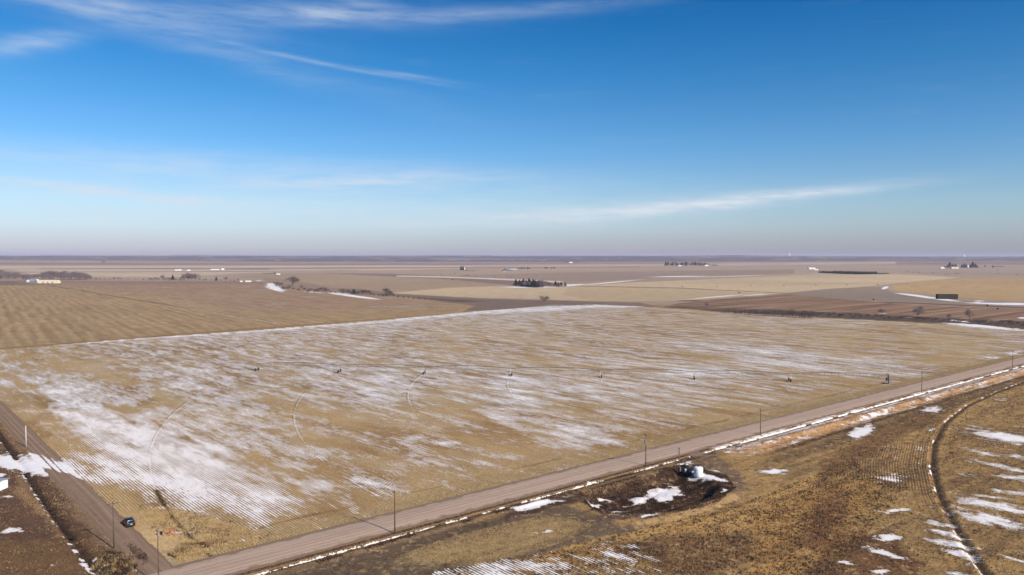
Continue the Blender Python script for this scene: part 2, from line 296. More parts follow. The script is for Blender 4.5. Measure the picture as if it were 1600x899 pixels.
def paint(X, Y, ribbon=False):
    n = len(X); r = np.hypot(X, Y)
    w = 1.1 + np.clip(r - 200, 0, 1e9) * 0.004
    Xw = X + (fbm(X / 4.5, Y / 4.5, 41) - 0.5) * 3.2 * w; Yw = Y + (fbm(X / 4.5, Y / 4.5, 47) - 0.5) * 3.2 * w
    ok = Y > 90
    U, V = proj(X, np.where(ok, Y, 90)); Uw, Vw = proj(Xw, np.where(ok, Yw, 90))
    p = -0.6359 * X + 0.7718 * Y; q = 0.7519 * X + 0.6593 * Y; s = 0.7718 * X + 0.6359 * Y; t = -0.6593 * X + 0.7519 * Y
    col = np.tile(lin((152, 120, 76)), (n, 1)); snow = np.full(n, -0.3); rowa = np.zeros(n); rowc = q.copy()
    def over(c, m): col[:] = col * (1 - m[:, None]) + lin(c) * m[:, None]
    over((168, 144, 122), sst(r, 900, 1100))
    over((110, 99, 106), sst(r, 6200, 7200))  # hills: sage colour with the bluish haze of distance painted in
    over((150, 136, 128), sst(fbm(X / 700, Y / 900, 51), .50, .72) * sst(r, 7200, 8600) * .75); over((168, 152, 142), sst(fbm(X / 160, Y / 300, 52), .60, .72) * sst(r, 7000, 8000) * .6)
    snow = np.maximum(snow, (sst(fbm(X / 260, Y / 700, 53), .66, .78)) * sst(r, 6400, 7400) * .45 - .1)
    mott = fbm(X / 300, Y / 300, 55)
    isfar = r > 380
    for c, poly, soft in PAINT:
        m = polymask(U, V, poly, soft) * ok * isfar
        over(c, m)
    col *= (0.86 + 0.28 * mott)[:, None]
    # near ground
    nr = (p < 166) & (r < 900)
    over((166, 130, 80), nr.astype(float) * sst(fbm(X / 22, Y / 22, 57), .42, .6) * .5)
    # berm right of the pond
    bz = sst(p, 137.0, 139.5) * sst(s, 205, 222) * nr
    over((184, 138, 92), bz); snow = np.where(bz > .3, np.maximum(snow, .40 + .5 * (fbm(s / 12, p / 1.6, 59) - .5) + .12 * sst(p, 144, 147)), snow)
    over((86, 64, 48), np.exp(-((p - 136.2 + 1.5 * (fbm(X / 9, Y / 9, 60) - .5)) / 1.5) ** 2) * sst(s, 215, 240) * nr * .9)
    over((96, 74, 56), np.exp(-((p - 131.0) / 3.0) ** 2) * sst(s, 200, 225) * nr * .6)
    for c, poly, soft in NEAR:
        over(c, polymask(Uw, Vw, poly, soft) * ok * (r < 900))
    tn = fbm(X / 9, Y / 9, 60) - .5
    over((74, 56, 44), np.exp(-((p - 136.6 + 2.4 * tn) / 1.3) ** 2) * sst(s, 212, 235) * nr * .85)  # dark track edge, with the shadow at the berm foot painted in
    over((92, 72, 54), np.exp(-((p - 130.5 + 4 * tn) / 3.2) ** 2) * sst(s, 196, 225) * nr * (.35 + .5 * fbm(s / 20, p / 1.2, 87)))
    over((196, 164, 112), nr * sst(fbm(X / 1.1, Y / 1.1, 88), .60, .72) * .45 * (p < 150)); over((64, 46, 34), nr * sst(fbm(X / 1.4, Y / 1.4, 89), .62, .74) * .6 * (p < 150))
    over((96, 74, 54), nr * sst(fbm(s / 30, p / 2.2, 90), .55, .7) * .45 * (p < 148))
    col[:] = col * (1 + .14 * nr * (p < 150) * sst(U, 760, 900))[:, None]
    # road margins
    inr = sst(p, 145.5, 147) * (p < 166) * (q > 40)
    over((132, 106, 78), inr * (1 - bz) * .7)
    # big field
    fld = (p > 165) & (q > 49.2) & ok & (polymask(U, V, FIELD[2:] + [(1800, 640), (1800, 1100), (-400, 1100)], .8) > .5)
    fz = fld.astype(float)
    over((198, 166, 118), fz)
    over((164, 126, 78), fz * sst(fbm(q / 16, t / 55, 61), .45, .68) * .75)
    over((206, 180, 140), fz * sst(fbm(q / 11, t / 40, 63), .52, .7) * .6)
    tb = snow_table(Uw, Vw)
    edge = sst(p, 166, 181); ed2 = sst(q, 49, 60)
    tb = tb + .50 * sst(tb, .62, .95) * sst(V, 590, 640); tb = tb * (0.15 + .85 * edge) * (0.35 + .65 * ed2)
    for cx, cy, a, b, sl_, k in [(28, 600, 40, 6, .62, -.55), (60, 612, 34, 4, .6, -.45), (58, 634, 22, 6, .5, -.6), (70, 655, 26, 4, .15, -.6), (150, 575, 42, 7, .45, -.55), (160, 588, 22, 5, .2, -.4), (190, 640, 24, 4, .1, -.55), (258, 622, 30, 9, .1, -.6), (225, 635, 40, 4, 0, -.4), (90, 665, 30, 8, .6, -.7), (120, 695, 26, 6, .55, -.7), (60, 560, 60, 5, .2, -.3),
                              (300, 690, 90, 4.5, .55, -.35), (400, 715, 60, 6, .5, -.4), (480, 640, 110, 8, .22, -.38), (560, 665, 60, 8, .2, -.3), (715, 640, 40, 7, .45, -.5), (760, 690, 90, 9, .25, -.45), (540, 700, 80, 8, .35, -.35), (640, 745, 70, 7, .4, -.3), (520, 750, 60, 6, .5, -.4), (470, 770, 30, 8, .6, -.4), (580, 780, 40, 5, .4, -.4),
                              (650, 683, 12, 4, .1, .55), (700, 691, 26, 3.5, .05, .55), (900, 672, 50, 9, .12, .35), (930, 690, 40, 5, .05, .45), (820, 655, 60, 7, .15, .35), (440, 780, 40, 7, .15, .3), (600, 760, 45, 4, .3, .4), (570, 752, 30, 3, .35, .3),
                              (930, 562, 110, 4, .1, .3), (1250, 572, 130, 5, .13, .32), (1180, 548, 200, 4, .1, .28), (1430, 585, 50, 4, .1, .35), (1100, 582, 40, 6, .1, .3), (850, 600, 80, 6, .12, .25), (1080, 555, 60, 3, .1, -.3), (1330, 600, 60, 5, .15, -.3), (1400, 560, 120, 3.5, .1, -.25), (690, 545, 30, 3, .1, -.3), (510, 550, 20, 3, .05, -.4), (590, 565, 25, 3, .05, -.3), (740, 586, 20, 2.5, .1, -.4), (720, 608, 25, 3, .1, -.35)]:
        du = Uw - cx; dv = Vw - cy; al = (du + dv * sl_) / math.hypot(1, sl_); ac = (dv - du * sl_) / math.hypot(1, sl_)
        tb = tb + k * np.exp(-(al / a) ** 2 - (ac / b) ** 2)
    edg = np.interp(U, [0, 200, 400, 600, 750, 850, 930, 1000], [547, 530, 516, 500, 486, 479, 476, 479])
    wb = np.interp(U, [100, 300, 500, 750, 860, 960, 1010], [.8, 3.2, 4.0, 5.0, 8.0, 4.0, .5])
    tb = np.maximum(tb, (1.12 * np.exp(-((V - edg - wb * .45) / wb) ** 2) * (U > 90) * (U < 1020)))
    snow = np.where(fld, np.minimum(tb, 1.14) - .11 - .07 * sst(-V, -620, -520), snow); rowa = np.where(fld, 1.0 - .85 * sst(V, 788, 806) * (U < 335), rowa)
    # field edge snow and dark stubble line beside the road
    snow = np.where(fld & (p < 171), snow * .4, snow)
    over((176, 152, 114), fz * (1 - sst(p, 169, 176)) * .9)
    over((96, 72, 48), fz * np.exp(-((p - 175.5 + 3 * (fbm(s / 9, p / 3, 67) - .5)) / .7) ** 2) * .55 * sst(fbm(s / 14, p / 14, 68), .35, .55))
    # wheel tracks round the pivot
    rp = np.hypot(X - PIV[0], Y - PIV[1]); k = np.round(rp / 48.6); dk = np.abs(rp - k * 48.6)
    trk = fld & (k >= 1) & (k < 8) & (p > 172)
    th = np.arctan2(Y - PIV[1], X - PIV[0])
    vmax = np.array([0, 609, 606, 617, 655, 702, 790, 758, 0, 0])[np.clip(k, 0, 9).astype(int)]; vmin = np.array([0, 598, 594, 593, 590, 584, 603, 628, 0, 0])[np.clip(k, 0, 9).astype(int)]
    vis = sst(V, vmin - 3, vmin + 3) * sst(-V, -vmax, -vmax + 22) * (.35 + .65 * sst(fbm(th * 40, k * 5.1, 71, 2), .3, .5))
    wd = np.maximum(.22, r * .00075)
    m = .75 * np.exp(-(dk / wd) ** 2) * trk * vis
    snow = snow * (1 - .9 * m) + 1.0 * m; rowa = rowa * (1 - m)
    m2 = np.exp(-((rp - k * 48.6 - wd * 2.0) / (wd * .8)) ** 2) * trk * vis
    over((88, 64, 44), m2 * .7); snow = snow - m2 * .5
    lastrut = fld & (k == 7) & (U > 218) & (V > 765)
    m = np.exp(-(dk / .55) ** 2) * lastrut; over((60, 42, 32), m); snow = snow * (1 - m) - .2 * m
    # rut in the near right field
    dr, sr = linedist(X, Y, RUT); nn = (p < 150) & (r < 900)
    m = np.exp(-(dr / .75) ** 2) * nn; over((84, 62, 46), m * (.6 + .8 * fbm(s / 6, p / 6, 98)).clip(0, 1))
    for off in (4.0, 6.2): over((104, 80, 52), np.exp(-((sr - off) / .35) ** 2) * nn * (dr < 9) * .4)
    sm = np.exp(-((sr - 0.75) / .36) ** 2) * nn * (dr < 3) * sst(fbm(s / 4, p / 4, 73), .50, .60)
    snow = np.where(sm > .3, np.maximum(snow, sm * .9), snow)
    # hedge-ditch snow
    dh, sh = linedist(X, Y, HEDGE)
    m = np.exp(-((sh - 0.9) / .7) ** 2) * (dh < 4) * sst(fbm(X / 2.1, Y / 2.1, 75), .5, .58) * (q < 44) * (Y < 420)
    snow = np.where(m > .3, np.maximum(snow, m * 1.1), snow)
    over((58, 41, 32), np.exp(-(dh / 1.35) ** 2) * (q < 44) * (Y < 420) * .8)
    # rows in the near right field and yard
    rr = nn & (polymask(Uw, Vw, [(660, 899), (800, 872), (960, 848), (1010, 850), (1130, 900), (1100, 1000), (600, 1000)], 20) > .4)
    rowa = np.where(rr, 1.0, rowa)
    rr = nn & (U > 1440) & (V > 660); rowa = np.where(rr, .55, rowa)
    rr = nn & (polymask(Uw, Vw, [(1370, 700), (1450, 690), (1450, 765), (1400, 765), (1290, 730)], 8) > .4) & (sr > 1.5)
    rowa = np.where(rr, .8, rowa); rowc = np.where(nn & (sr > 0) & (dr < 60) & (U > 1260) & (V < 790) & (U < 1470), dr, rowc)
    # snow patches
    rag = (fbm(X / 1.7, Y / 1.7, 95) + .6 * fbm(q / 1.2, t / 7, 96)) - .8
    rag = rag * 2.2
    for cx, cy, a, b, sl_, k in BLOBS:
        du = Uw - cx; dv = Vw - cy
        if b < 2 and cy < 520: du = U - cx; dv = V - cy
        al = (du + dv * sl_) / math.hypot(1, sl_); ac = (dv - du * sl_) / math.hypot(1, sl_)
        e_ = (al / a) ** 2 + (ac / b) ** 2
        m = (k * .86 * np.exp(-.60 * e_) - .42 * rag) * ok if cy > 520 else k * np.exp(-.75 * e_) * ok
        snow = np.where(m > .16, np.maximum(snow, m - .04), snow)
        if cy > 520: col[:] = col * (1 - .35 * (np.exp(-.5 * e_) * (e_ > .6) * (p < 150)))[:, None]
    # left field: broad combine passes
    lf = polymask(U, V, [(-900, 452), (0, 446), (400, 446), (470, 453), (560, 459), (640, 465), (740, 478), (720, 489), (400, 512), (200, 528), (0, 544), (-900, 590)], 1) > .5
    ang = math.atan2(-830, 1180); c2, s2 = math.cos(ang), math.sin(ang)
    rc = (X * c2 - Y * s2 * 1.0); rc = X * math.cos(-ang) - 0 * Y
    nx, ny = math.cos(math.atan2(830, 1180)), math.sin(math.atan2(830, 1180))
    rcl = X * nx + Y * ny
    sw = np.sin(rcl * 2 * PI / 10.5 + 5 * fbm(X / 50, Y / 50, 77)) * (.3 + 1.2 * fbm(X / 30, Y / 30, 78)); st = sst(sw, -.2, .9) * lf
    over((196, 168, 126), st * .30); over((126, 98, 68), sst(-sw, .0, 1) * lf * .26); over((178, 148, 108), lf * sst(fbm(rcl / 2.5, (X * ny - Y * nx) / 40, 80), .45, .7) * .5); over((128, 102, 74), lf * sst(fbm(rcl / 3.5, (X * ny - Y * nx) / 60, 86), .48, .7) * .4)
    over((120, 140, 90), lf * sst(V, 528, 545) * .12)
    over((104, 82, 66), (np.abs(V - (446 + (U - 75) * .165)) < .55) * (U > 75) * (U < 400) * lf * .8)
    snow = np.where(lf & (np.abs(V - (445 + (U - 75) * .1695)) < .6) & (U > 180) & (U < 440), .25 + .35 * sst(U, 230, 330), snow)
    snow = np.where(lf, np.maximum(snow, .42 * sst(fbm(X / 40, Y / 120, 79), .62, .75)), snow)
    # fine ploughing arcs of the far circular field
    cf = polymask(U, V, [(1388, 449), (1400, 444), (1430, 440), (1520, 435.5), (1750, 434), (1750, 476), (1600, 471.5), (1500, 465), (1440, 459), (1400, 455)], .9)
    cx, cy = g(1640, 451); rc_ = np.hypot(X - cx, Y - cy); over((170, 134, 88), cf * sst(np.sin(rc_ / 9), .2, .9) * .4)
    # straw-coloured strips on the brown strip
    bs = polymask(U, V, [(1030, 482), (1060, 474), (1130, 467), (1230, 460), (1400, 475), (1750, 488), (1750, 516), (1400, 494), (1200, 484)], 1)
    over((172, 142, 110), bs * sst(fbm(s / 160, p / 9, 81), .5, .7) * .6); over((104, 76, 58), bs * sst(fbm(s / 200, p / 14, 83), .52, .7) * .6)
    return col, snow, rowa, rowc, fld
def set_attr(me, col, snow, rowa, rowc):
    n = len(me.vertices)
    a = me.attributes.new('Col', 'FLOAT_COLOR', 'POINT'); b = np.ones((n, 4), np.float32); b[:, :3] = np.clip(col, 0, 1); a.data.foreach_set('color', b.ravel())
    for nm, v in (('Snow', snow), ('RowA', rowa), ('RowC', rowc)):
        a = me.attributes.new(nm, 'FLOAT', 'POINT'); a.data.foreach_set('value', v.astype(np.float32))

# ---------------------------------------------------------------- materials
def newmat(name, rough=0.9):
    m = bpy.data.materials.new(name); m.use_nodes = True; t = m.node_tree
    b = t.nodes['Principled BSDF']; b.inputs['Roughness'].default_value = rough
    return m, t, b
def flat(name, rgb, rough=0.8, var=0.25, scale=3.0, metal=0.0, spec=None):
    m, t, b = newmat(name, rough); b.inputs['Metallic'].default_value = metal
    geo = N(t, 'ShaderNodeTexCoord'); n = NOISE(t, geo.outputs['Object'], scale, 4)
    k = M(t, 'ADD', M(t, 'MULTIPLY', n, 2 * var), 1 - var)
    c = tuple(lin(rgb)); v = N(t, 'ShaderNodeVectorMath', operation='SCALE'); v.inputs[0].default_value = c; t.links.new(k, v.inputs['Scale'])
    t.links.new(v.outputs[0], b.inputs['Base Color'])
    if spec is not None: b.inputs['Specular IOR Level'].default_value = spec
    return m
def ground_material():
    m, t, b = newmat('ground', 0.95); b.inputs['Specular IOR Level'].default_value = 0.15
    pos = N(t, 'ShaderNodeNewGeometry').outputs['Position']
    at = lambda nm: N(t, 'ShaderNodeAttribute', attribute_name=nm)
    col = at('Col').outputs['Color']; sn = at('Snow').outputs['Fac']; ra = at('RowA').outputs['Fac']; rc = at('RowC').outputs['Fac']
    mp = N(t, 'ShaderNodeMapping', vector_type='POINT'); t.links.new(pos, mp.inputs[0]); mp.inputs['Rotation'].default_value = (0, 0, -math.atan2(LD.y, LD.x))
    mps = N(t, 'ShaderNodeMapping', vector_type='POINT'); t.links.new(mp.outputs[0], mps.inputs[0]); mps.inputs['Scale'].default_value = (0.28, 1.0, 1.0)
    mps2 = N(t, 'ShaderNodeMapping', vector_type='POINT'); t.links.new(mp.outputs[0], mps2.inputs[0]); mps2.inputs['Scale'].default_value = (0.10, 1.0, 1.0)
    streak = NOISE(t, mps.outputs[0], 0.15, 5, .7)                 # long drifts along the rows
    streak2 = NOISE(t, mps2.outputs[0], 0.9, 4, .7)
    med = NOISE(t, pos, 0.35, 4, .6); fine = NOISE(t, pos, 1.7, 3, .65); grain = NOISE(t, pos, 4.0, 2, .6); fine2 = NOISE(t, pos, .9, 5, .75)
    big = NOISE(t, pos, 0.05, 3, .5)
    wave = M(t, 'SINE', M(t, 'ADD', M(t, 'MULTIPLY', rc, 2 * PI / 0.762), M(t, 'MULTIPLY', fine, .7)))
    wv_ = M(t, 'MULTIPLY', wave, ra)
    # field colour
    fc = SS(t, fine, .28, .72); gc = SS(t, grain, .25, .75); mc = SS(t, med, .3, .7)
    k = M(t, 'ADD', .50, M(t, 'MULTIPLY', mc, .24)); k = M(t, 'ADD', k, M(t, 'MULTIPLY', fc, .40)); k = M(t, 'ADD', k, M(t, 'MULTIPLY', gc, .36)); k = M(t, 'ADD', k, M(t, 'MULTIPLY', M(t, 'SUBTRACT', big, .5), .5)); k = M(t, 'ADD', k, M(t, 'MULTIPLY', M(t, 'SUBTRACT', streak, .5), .55)); k = M(t, 'ADD', k, M(t, 'MULTIPLY', M(t, 'SUBTRACT', streak2, .5), .5))
    base = MIX(t, 1.0, col, COMB(t, k, k, k), 'MULTIPLY')
    soil = MIX(t, 1.0, base, (.42, .34, .31, 1), 'MULTIPLY')
    rowmix = M(t, 'MULTIPLY', M(t, 'MULTIPLY', SS(t, wave, -.2, .8), ra), M(t, 'ADD', .35, M(t, 'MULTIPLY', SS(t, med, .35, .7), .6)))
    base = MIX(t, rowmix, base, soil)
    base = MIX(t, M(t, 'MULTIPLY', SS(t, fine2, .54, .66), .72), base, MIX(t, 1.0, base, (.38, .30, .26, 1), 'MULTIPLY'))  # dark flecks: shadows of grass tufts painted into the ground colour
    # snow cover
    x = M(t, 'ADD', sn, M(t, 'MULTIPLY', M(t, 'SUBTRACT', streak, .5), M(t, 'ADD', .2, M(t, 'MULTIPLY', ra, 2.9))))
    x = M(t, 'ADD', x, M(t, 'MULTIPLY', M(t, 'SUBTRACT', streak2, .5), M(t, 'MULTIPLY', ra, 1.3)))
    x = M(t, 'ADD', x, M(t, 'MULTIPLY', M(t, 'SUBTRACT', med, .5), 1.0)); x = M(t, 'ADD', x, M(t, 'MULTIPLY', M(t, 'SUBTRACT', fine, .5), 1.0))
    x = M(t, 'ADD', x, M(t, 'MULTIPLY', M(t, 'SUBTRACT', grain, .5), .7))
    x = M(t, 'SUBTRACT', x, M(t, 'MULTIPLY', SS(t, wave, -.4, .7), M(t, 'MULTIPLY', ra, .62))); x = M(t, 'ADD', x, M(t, 'MULTIPLY', ra, .20))
    cov = SS(t, x, .44, .55)
    snowc = MIX(t, SS(t, M(t, 'ADD', x, M(t, 'MULTIPLY', M(t, 'SUBTRACT', fine2, .5), .6)), .45, 1.0), (.72, .59, .47, 1), (.92, .87, .85, 1))
    c = MIX(t, M(t, 'MULTIPLY', cov, .95), base, snowc)
    t.links.new(c, b.inputs['Base Color'])
    h = M(t, 'ADD', M(t, 'MULTIPLY', fine, .30), M(t, 'MULTIPLY', grain, .12)); h = M(t, 'ADD', h, M(t, 'MULTIPLY', wv_, .05)); h = M(t, 'MULTIPLY', h, M(t, 'SUBTRACT', 1.0, M(t, 'MULTIPLY', cov, .75)))
    bp = N(t, 'ShaderNodeBump'); bp.inputs['Distance'].default_value = 1.0; bp.inputs['Strength'].default_value = 1.0
    t.links.new(h, bp.inputs['Height']); t.links.new(bp.outputs[0], b.inputs['Normal'])
    return m
GM = ground_material()
def road_material(name, c1, c2, dirv, w_):
    m, t, b = newmat(name, 0.95); b.inputs['Specular IOR Level'].default_value = .15
    pos = N(t, 'ShaderNodeNewGeometry').outputs['Position']
    mp = N(t, 'ShaderNodeMapping'); t.links.new(pos, mp.inputs[0]); mp.inputs['Rotation'].default_value = (0, 0, -math.atan2(dirv.y, dirv.x))
    ms = N(t, 'ShaderNodeMapping'); t.links.new(mp.outputs[0], ms.inputs[0]); ms.inputs['Scale'].default_value = (.02, 1, 1)
    lines = NOISE(t, ms.outputs[0], 1.3, 4, .65); med = NOISE(t, pos, .25, 4, .6); fine = NOISE(t, pos, 2.5, 3, .6)
    ed = N(t, 'ShaderNodeAttribute', attribute_name='Edge').outputs['Fac']
    c = MIX(t, SS(t, lines, .35, .65), tuple(lin(c1)) + (1,), tuple(lin(c2)) + (1,))
    c = MIX(t, M(t, 'MULTIPLY', SS(t, med, .5, .75), .35), c, tuple(lin((146, 120, 100))) + (1,))
    c = MIX(t, M(t, 'MULTIPLY', SS(t, M(t, 'ADD', ed, M(t, 'MULTIPLY', M(t, 'SUBTRACT', med, .5), 1.3)), .45, .75), .8), c, tuple(lin((128, 104, 84))) + (1,))
    c = MIX(t, M(t, 'MULTIPLY', SS(t, M(t, 'ADD', ed, M(t, 'MULTIPLY', M(t, 'SUBTRACT', fine, .5), .9)), .85, 1.05), .9), c, tuple(lin((146, 118, 84))) + (1,))
    tr = N(t, 'ShaderNodeAttribute', attribute_name='Track').outputs['Fac']; sr_ = N(t, 'ShaderNodeAttribute', attribute_name='SnowR').outputs['Fac']
    c = MIX(t, M(t, 'MULTIPLY', tr, .30, clamp=True), c, tuple(lin((206, 184, 164))) + (1,)); c = MIX(t, M(t, 'MULTIPLY', M(t, 'MULTIPLY', tr, -1.0), .5, clamp=True), c, tuple(lin((112, 88, 70))) + (1,))
    c = MIX(t, SS(t, M(t, 'ADD', sr_, M(t, 'MULTIPLY', M(t, 'SUBTRACT', fine, .5), .8)), .36, .56), c, (.90, .84, .81, 1))
    k = M(t, 'ADD', .62, M(t, 'ADD', M(t, 'MULTIPLY', med, .36), M(t, 'MULTIPLY', fine, .38)))
    c = MIX(t, 1.0, c, COMB(t, k, k, k), 'MULTIPLY'); t.links.new(c, b.inputs['Base Color'])
    bp = N(t, 'ShaderNodeBump'); bp.inputs['Strength'].default_value = .4; bp.inputs['Distance'].default_value = .3
    t.links.new(M(t, 'ADD', M(t, 'MULTIPLY', fine, .2), M(t, 'MULTIPLY', lines, .3)), bp.inputs['Height']); t.links.new(bp.outputs[0], b.inputs['Normal'])
    return m

# ---------------------------------------------------------------- ground sheets
def grid_mesh(name, X, Y, Z, nr, nc, wrap=False, keep=None, attrs=None, mat=None):
    """rows x cols vertex grid -> mesh; keep = boolean per face."""
    idx = np.arange(nr * nc).reshape(nr, nc)
    if wrap: a = idx[:-1]; b_ = np.roll(idx, -1, 1)[:-1]; c_ = np.roll(idx, -1, 1)[1:]; d = idx[1:]
    else: a = idx[:-1, :-1]; b_ = idx[:-1, 1:]; c_ = idx[1:, 1:]; d = idx[1:, :-1]
    f = np.stack([a, b_, c_, d], -1).reshape(-1, 4)
    if keep is not None: f = f[keep(f)]
    used = np.zeros(nr * nc, bool); used[f.ravel()] = True; remap = np.cumsum(used) - 1; f = remap[f]
    co = np.stack([X, Y, Z], -1)[used].astype(np.float32)
    me = bpy.data.meshes.new(name); me.vertices.add(len(co)); me.vertices.foreach_set('co', co.ravel())
    me.loops.add(f.size); me.loops.foreach_set('vertex_index', f.ravel().astype(np.int32))
    me.polygons.add(len(f)); me.polygons.foreach_set('loop_start', np.arange(0, f.size, 4, dtype=np.int32))
    me.polygons.foreach_set('use_smooth', np.ones(len(f), bool))
    me.update(calc_edges=True)
    if attrs is not None: set_attr(me, *[x[used] for x in attrs])
    o = bpy.data.objects.new(name, me); C.objects.link(o)
    if mat: me.materials.append(mat)
    return o
def build_ground():
    v = np.concatenate([np.linspace(402.2, 480, 150), np.linspace(480.6, 640, 200), np.linspace(641, 930, 290)])
    radii = H * F / (v - 400); radii = np.concatenate([[31000], radii, [136, 128, 118, 105, 90, 70, 48, 25, 8]])
    radii = radii[::-1]
    a_in = np.linspace(-0.66, 0.66, 1080); a_out = np.linspace(0.66, 2 * PI - 0.66, 150)[1:-1]
    A = np.concatenate([a_in, a_out])
    R, AA = np.meshgrid(radii, A, indexing='ij'); X = (R * np.sin(AA)).ravel(); Y = (R * np.cos(AA)).ravel()
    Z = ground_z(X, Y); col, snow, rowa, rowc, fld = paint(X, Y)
    nr, nc = len(radii), len(A)
    p = -0.6359 * X + 0.7718 * Y; q = 0.7519 * X + 0.6593 * Y; r = np.hypot(X, Y)
    reg = np.where(fld, 1, np.where((p < 157) & (r < 900) & (Y > 0), 2, np.where((q < 46) & (r < 700) & (Y > 0) & (X < 0), 3, 0)))
    for k, nm in ((0, 'plain'), (1, 'stubble_field'), (2, 'pasture_ground'), (3, 'yard_ground')):
        o = grid_mesh(nm, X, Y, Z, nr, nc, True, keep=lambda f: reg[f[:, 0]] == k, attrs=(col, snow, rowa, rowc), mat=GM)
        o['kind'] = 'structure'
build_ground()

def ribbon(name, s0, s1, ds, prof, frame, mat, kind='structure', edge=None, tracks=(), snowfn=None, cols=0, jitter=0.0, painted=False, parent=None):
    """strip along a frame (along, across); prof = [(across, z)]"""
    if cols:
        pa = np.array([a for a, z in prof]); zs = np.array([z for a, z in prof]); na = np.linspace(pa[0], pa[-1], cols)
        edge = np.interp(na, pa, edge); prof = list(zip(na, np.interp(na, pa, zs)))
    ss = np.arange(s0, s1, ds); nr, nc = len(ss), len(prof); P = np.array([a for a, z in prof]); Zp = np.array([z for a, z in prof])
    Sg, Pg = np.meshgrid(ss, P, indexing='ij'); Zg = np.tile(Zp, (nr, 1)).astype(float)
    if jitter:
        j = (fbm(Sg / 3.0, Pg * 0 + 3, 91) - .5) * 2 * jitter; Pg = Pg + j * (np.abs(Zg) > .05)
        Zg = Zg * (0.8 + .4 * fbm(Sg / 5, Pg / 2, 92))
    D, Nn = frame
    X = (Sg * D.x + Pg * Nn.x).ravel(); Y = (Sg * D.y + Pg * Nn.y).ravel(); Z = Zg.ravel()
    o = grid_mesh(name, X, Y, Z, nr, nc, mat=mat)
    if painted:
        col, snow, rowa, rowc, fld = paint(X, Y); col2, snow2 = painted(Sg.ravel(), Pg.ravel(), Z, col, snow); set_attr(o.data, col2, snow2, rowa * 0, rowc)
    if edge is not None:
        a = o.data.attributes.new('Edge', 'FLOAT', 'POINT'); a.data.foreach_set('value', np.tile(np.array(edge, np.float32), nr))
        tv = np.zeros(nr * nc); sv = np.zeros(nr * nc); sg, pg = Sg.ravel(), Pg.ravel()
        for c_, w_, k_ in tracks:
            wob = 1.0 * (fbm(sg / 45, sg * 0 + c_, 99) - .5); tv += k_ * np.exp(-((pg - c_ - wob) / w_) ** 2) * (.5 + fbm(sg / 14, pg / 3, 100))
        if snowfn: sv = snowfn(sg, pg, X, Y)
        for nm_, v_ in (('Track', tv), ('SnowR', sv)):
            a = o.data.attributes.new(nm_, 'FLOAT', 'POINT'); a.data.foreach_set('value', v_.astype(np.float32))
    if kind: o['kind'] = kind
    return o
ROADM = road_material('gravel', (172, 144, 124), (190, 162, 140), RD, 12)
gravel_road = ribbon('gravel_road', -260, 1500, 2.5, [(152.2, -.02), (152.9, .05), (154.0, .12), (156.5, .19), (158.7, .24), (161, .19), (163.4, .12), (164.6, .05), (166.2, -.03)], (RD, RN), ROADM,
       edge=[1.15, .95, .6, .15, .0, .1, .45, .8, 1.1], cols=44, tracks=[(155.6, .35, .6), (157.4, .35, .6), (159.3, .35, .6), (161.1, .35, .6), (156.5, .3, -.35), (158.4, .3, -.4), (160.2, .3, -.35), (153.4, .5, -.5)])
LANEM = road_material('packed_dirt', (150, 124, 102), (134, 106, 84), LD, 7)
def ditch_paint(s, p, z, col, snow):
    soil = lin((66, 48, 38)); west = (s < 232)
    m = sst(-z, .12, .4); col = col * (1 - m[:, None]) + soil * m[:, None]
    brk = sst(fbm(s / 7, s * 0, 93), .27, .36)
    sn = np.exp(-((p - 150.85) / .24) ** 2) * (.78 + .35 * sst(s, 225, 240)) * brk * .9
    snow = np.where(z < -.1, np.where(sn > .25, sn, -.3), snow)
    snow = np.where((p > 150.9) & (z > -.3) & (p < 151.6), np.maximum(snow, .30 * brk), snow)
    g2 = ((p > 151.3) & (p < 153))
    col = np.where(g2[:, None], lin((120, 94, 68)) * (.75 + .5 * fbm(s / 3, p / .8, 94))[:, None], col)
    return col, snow
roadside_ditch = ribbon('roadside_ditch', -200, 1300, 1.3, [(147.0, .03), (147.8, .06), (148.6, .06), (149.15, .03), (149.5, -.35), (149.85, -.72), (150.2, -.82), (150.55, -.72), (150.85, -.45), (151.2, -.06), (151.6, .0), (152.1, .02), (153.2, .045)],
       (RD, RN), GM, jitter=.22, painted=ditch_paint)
def lane_snow(s_, p_, X, Y):
    U, V = proj(X, Y); y0 = 727 + (U - 90) * .30
    m = (.95 - .35 * fbm(X / 1.6, Y / 1.6, 101)) * np.exp(-((V - y0 - 2 + 5 * (fbm(X / 3, Y / 3, 102) - .5)) / 10) ** 4) - .5 * np.exp(-((p_ - 44.9) / .32) ** 2) - .5 * np.exp(-((p_ - 46.4) / .32) ** 2) - .25 * np.exp(-((p_ - 47.6) / .3) ** 2)
    return m * (Y > 120)
farm_lane = ribbon('dirt_lane', 164.6 - 40, 480, .8, [(42.2, -.05), (43.0, .03), (44.2, .07), (46, .11), (48.2, .07), (49.1, .03), (49.8, -.05)], (LD, LN), LANEM, edge=[1.2, .9, .3, .0, .25, .8, 1.2], cols=30, tracks=[(44.9, .26, -.5), (46.4, .26, -.5), (45.6, .25, .25), (47.4, .4, .4), (48.0, .2, -.25)], snowfn=lane_snow)


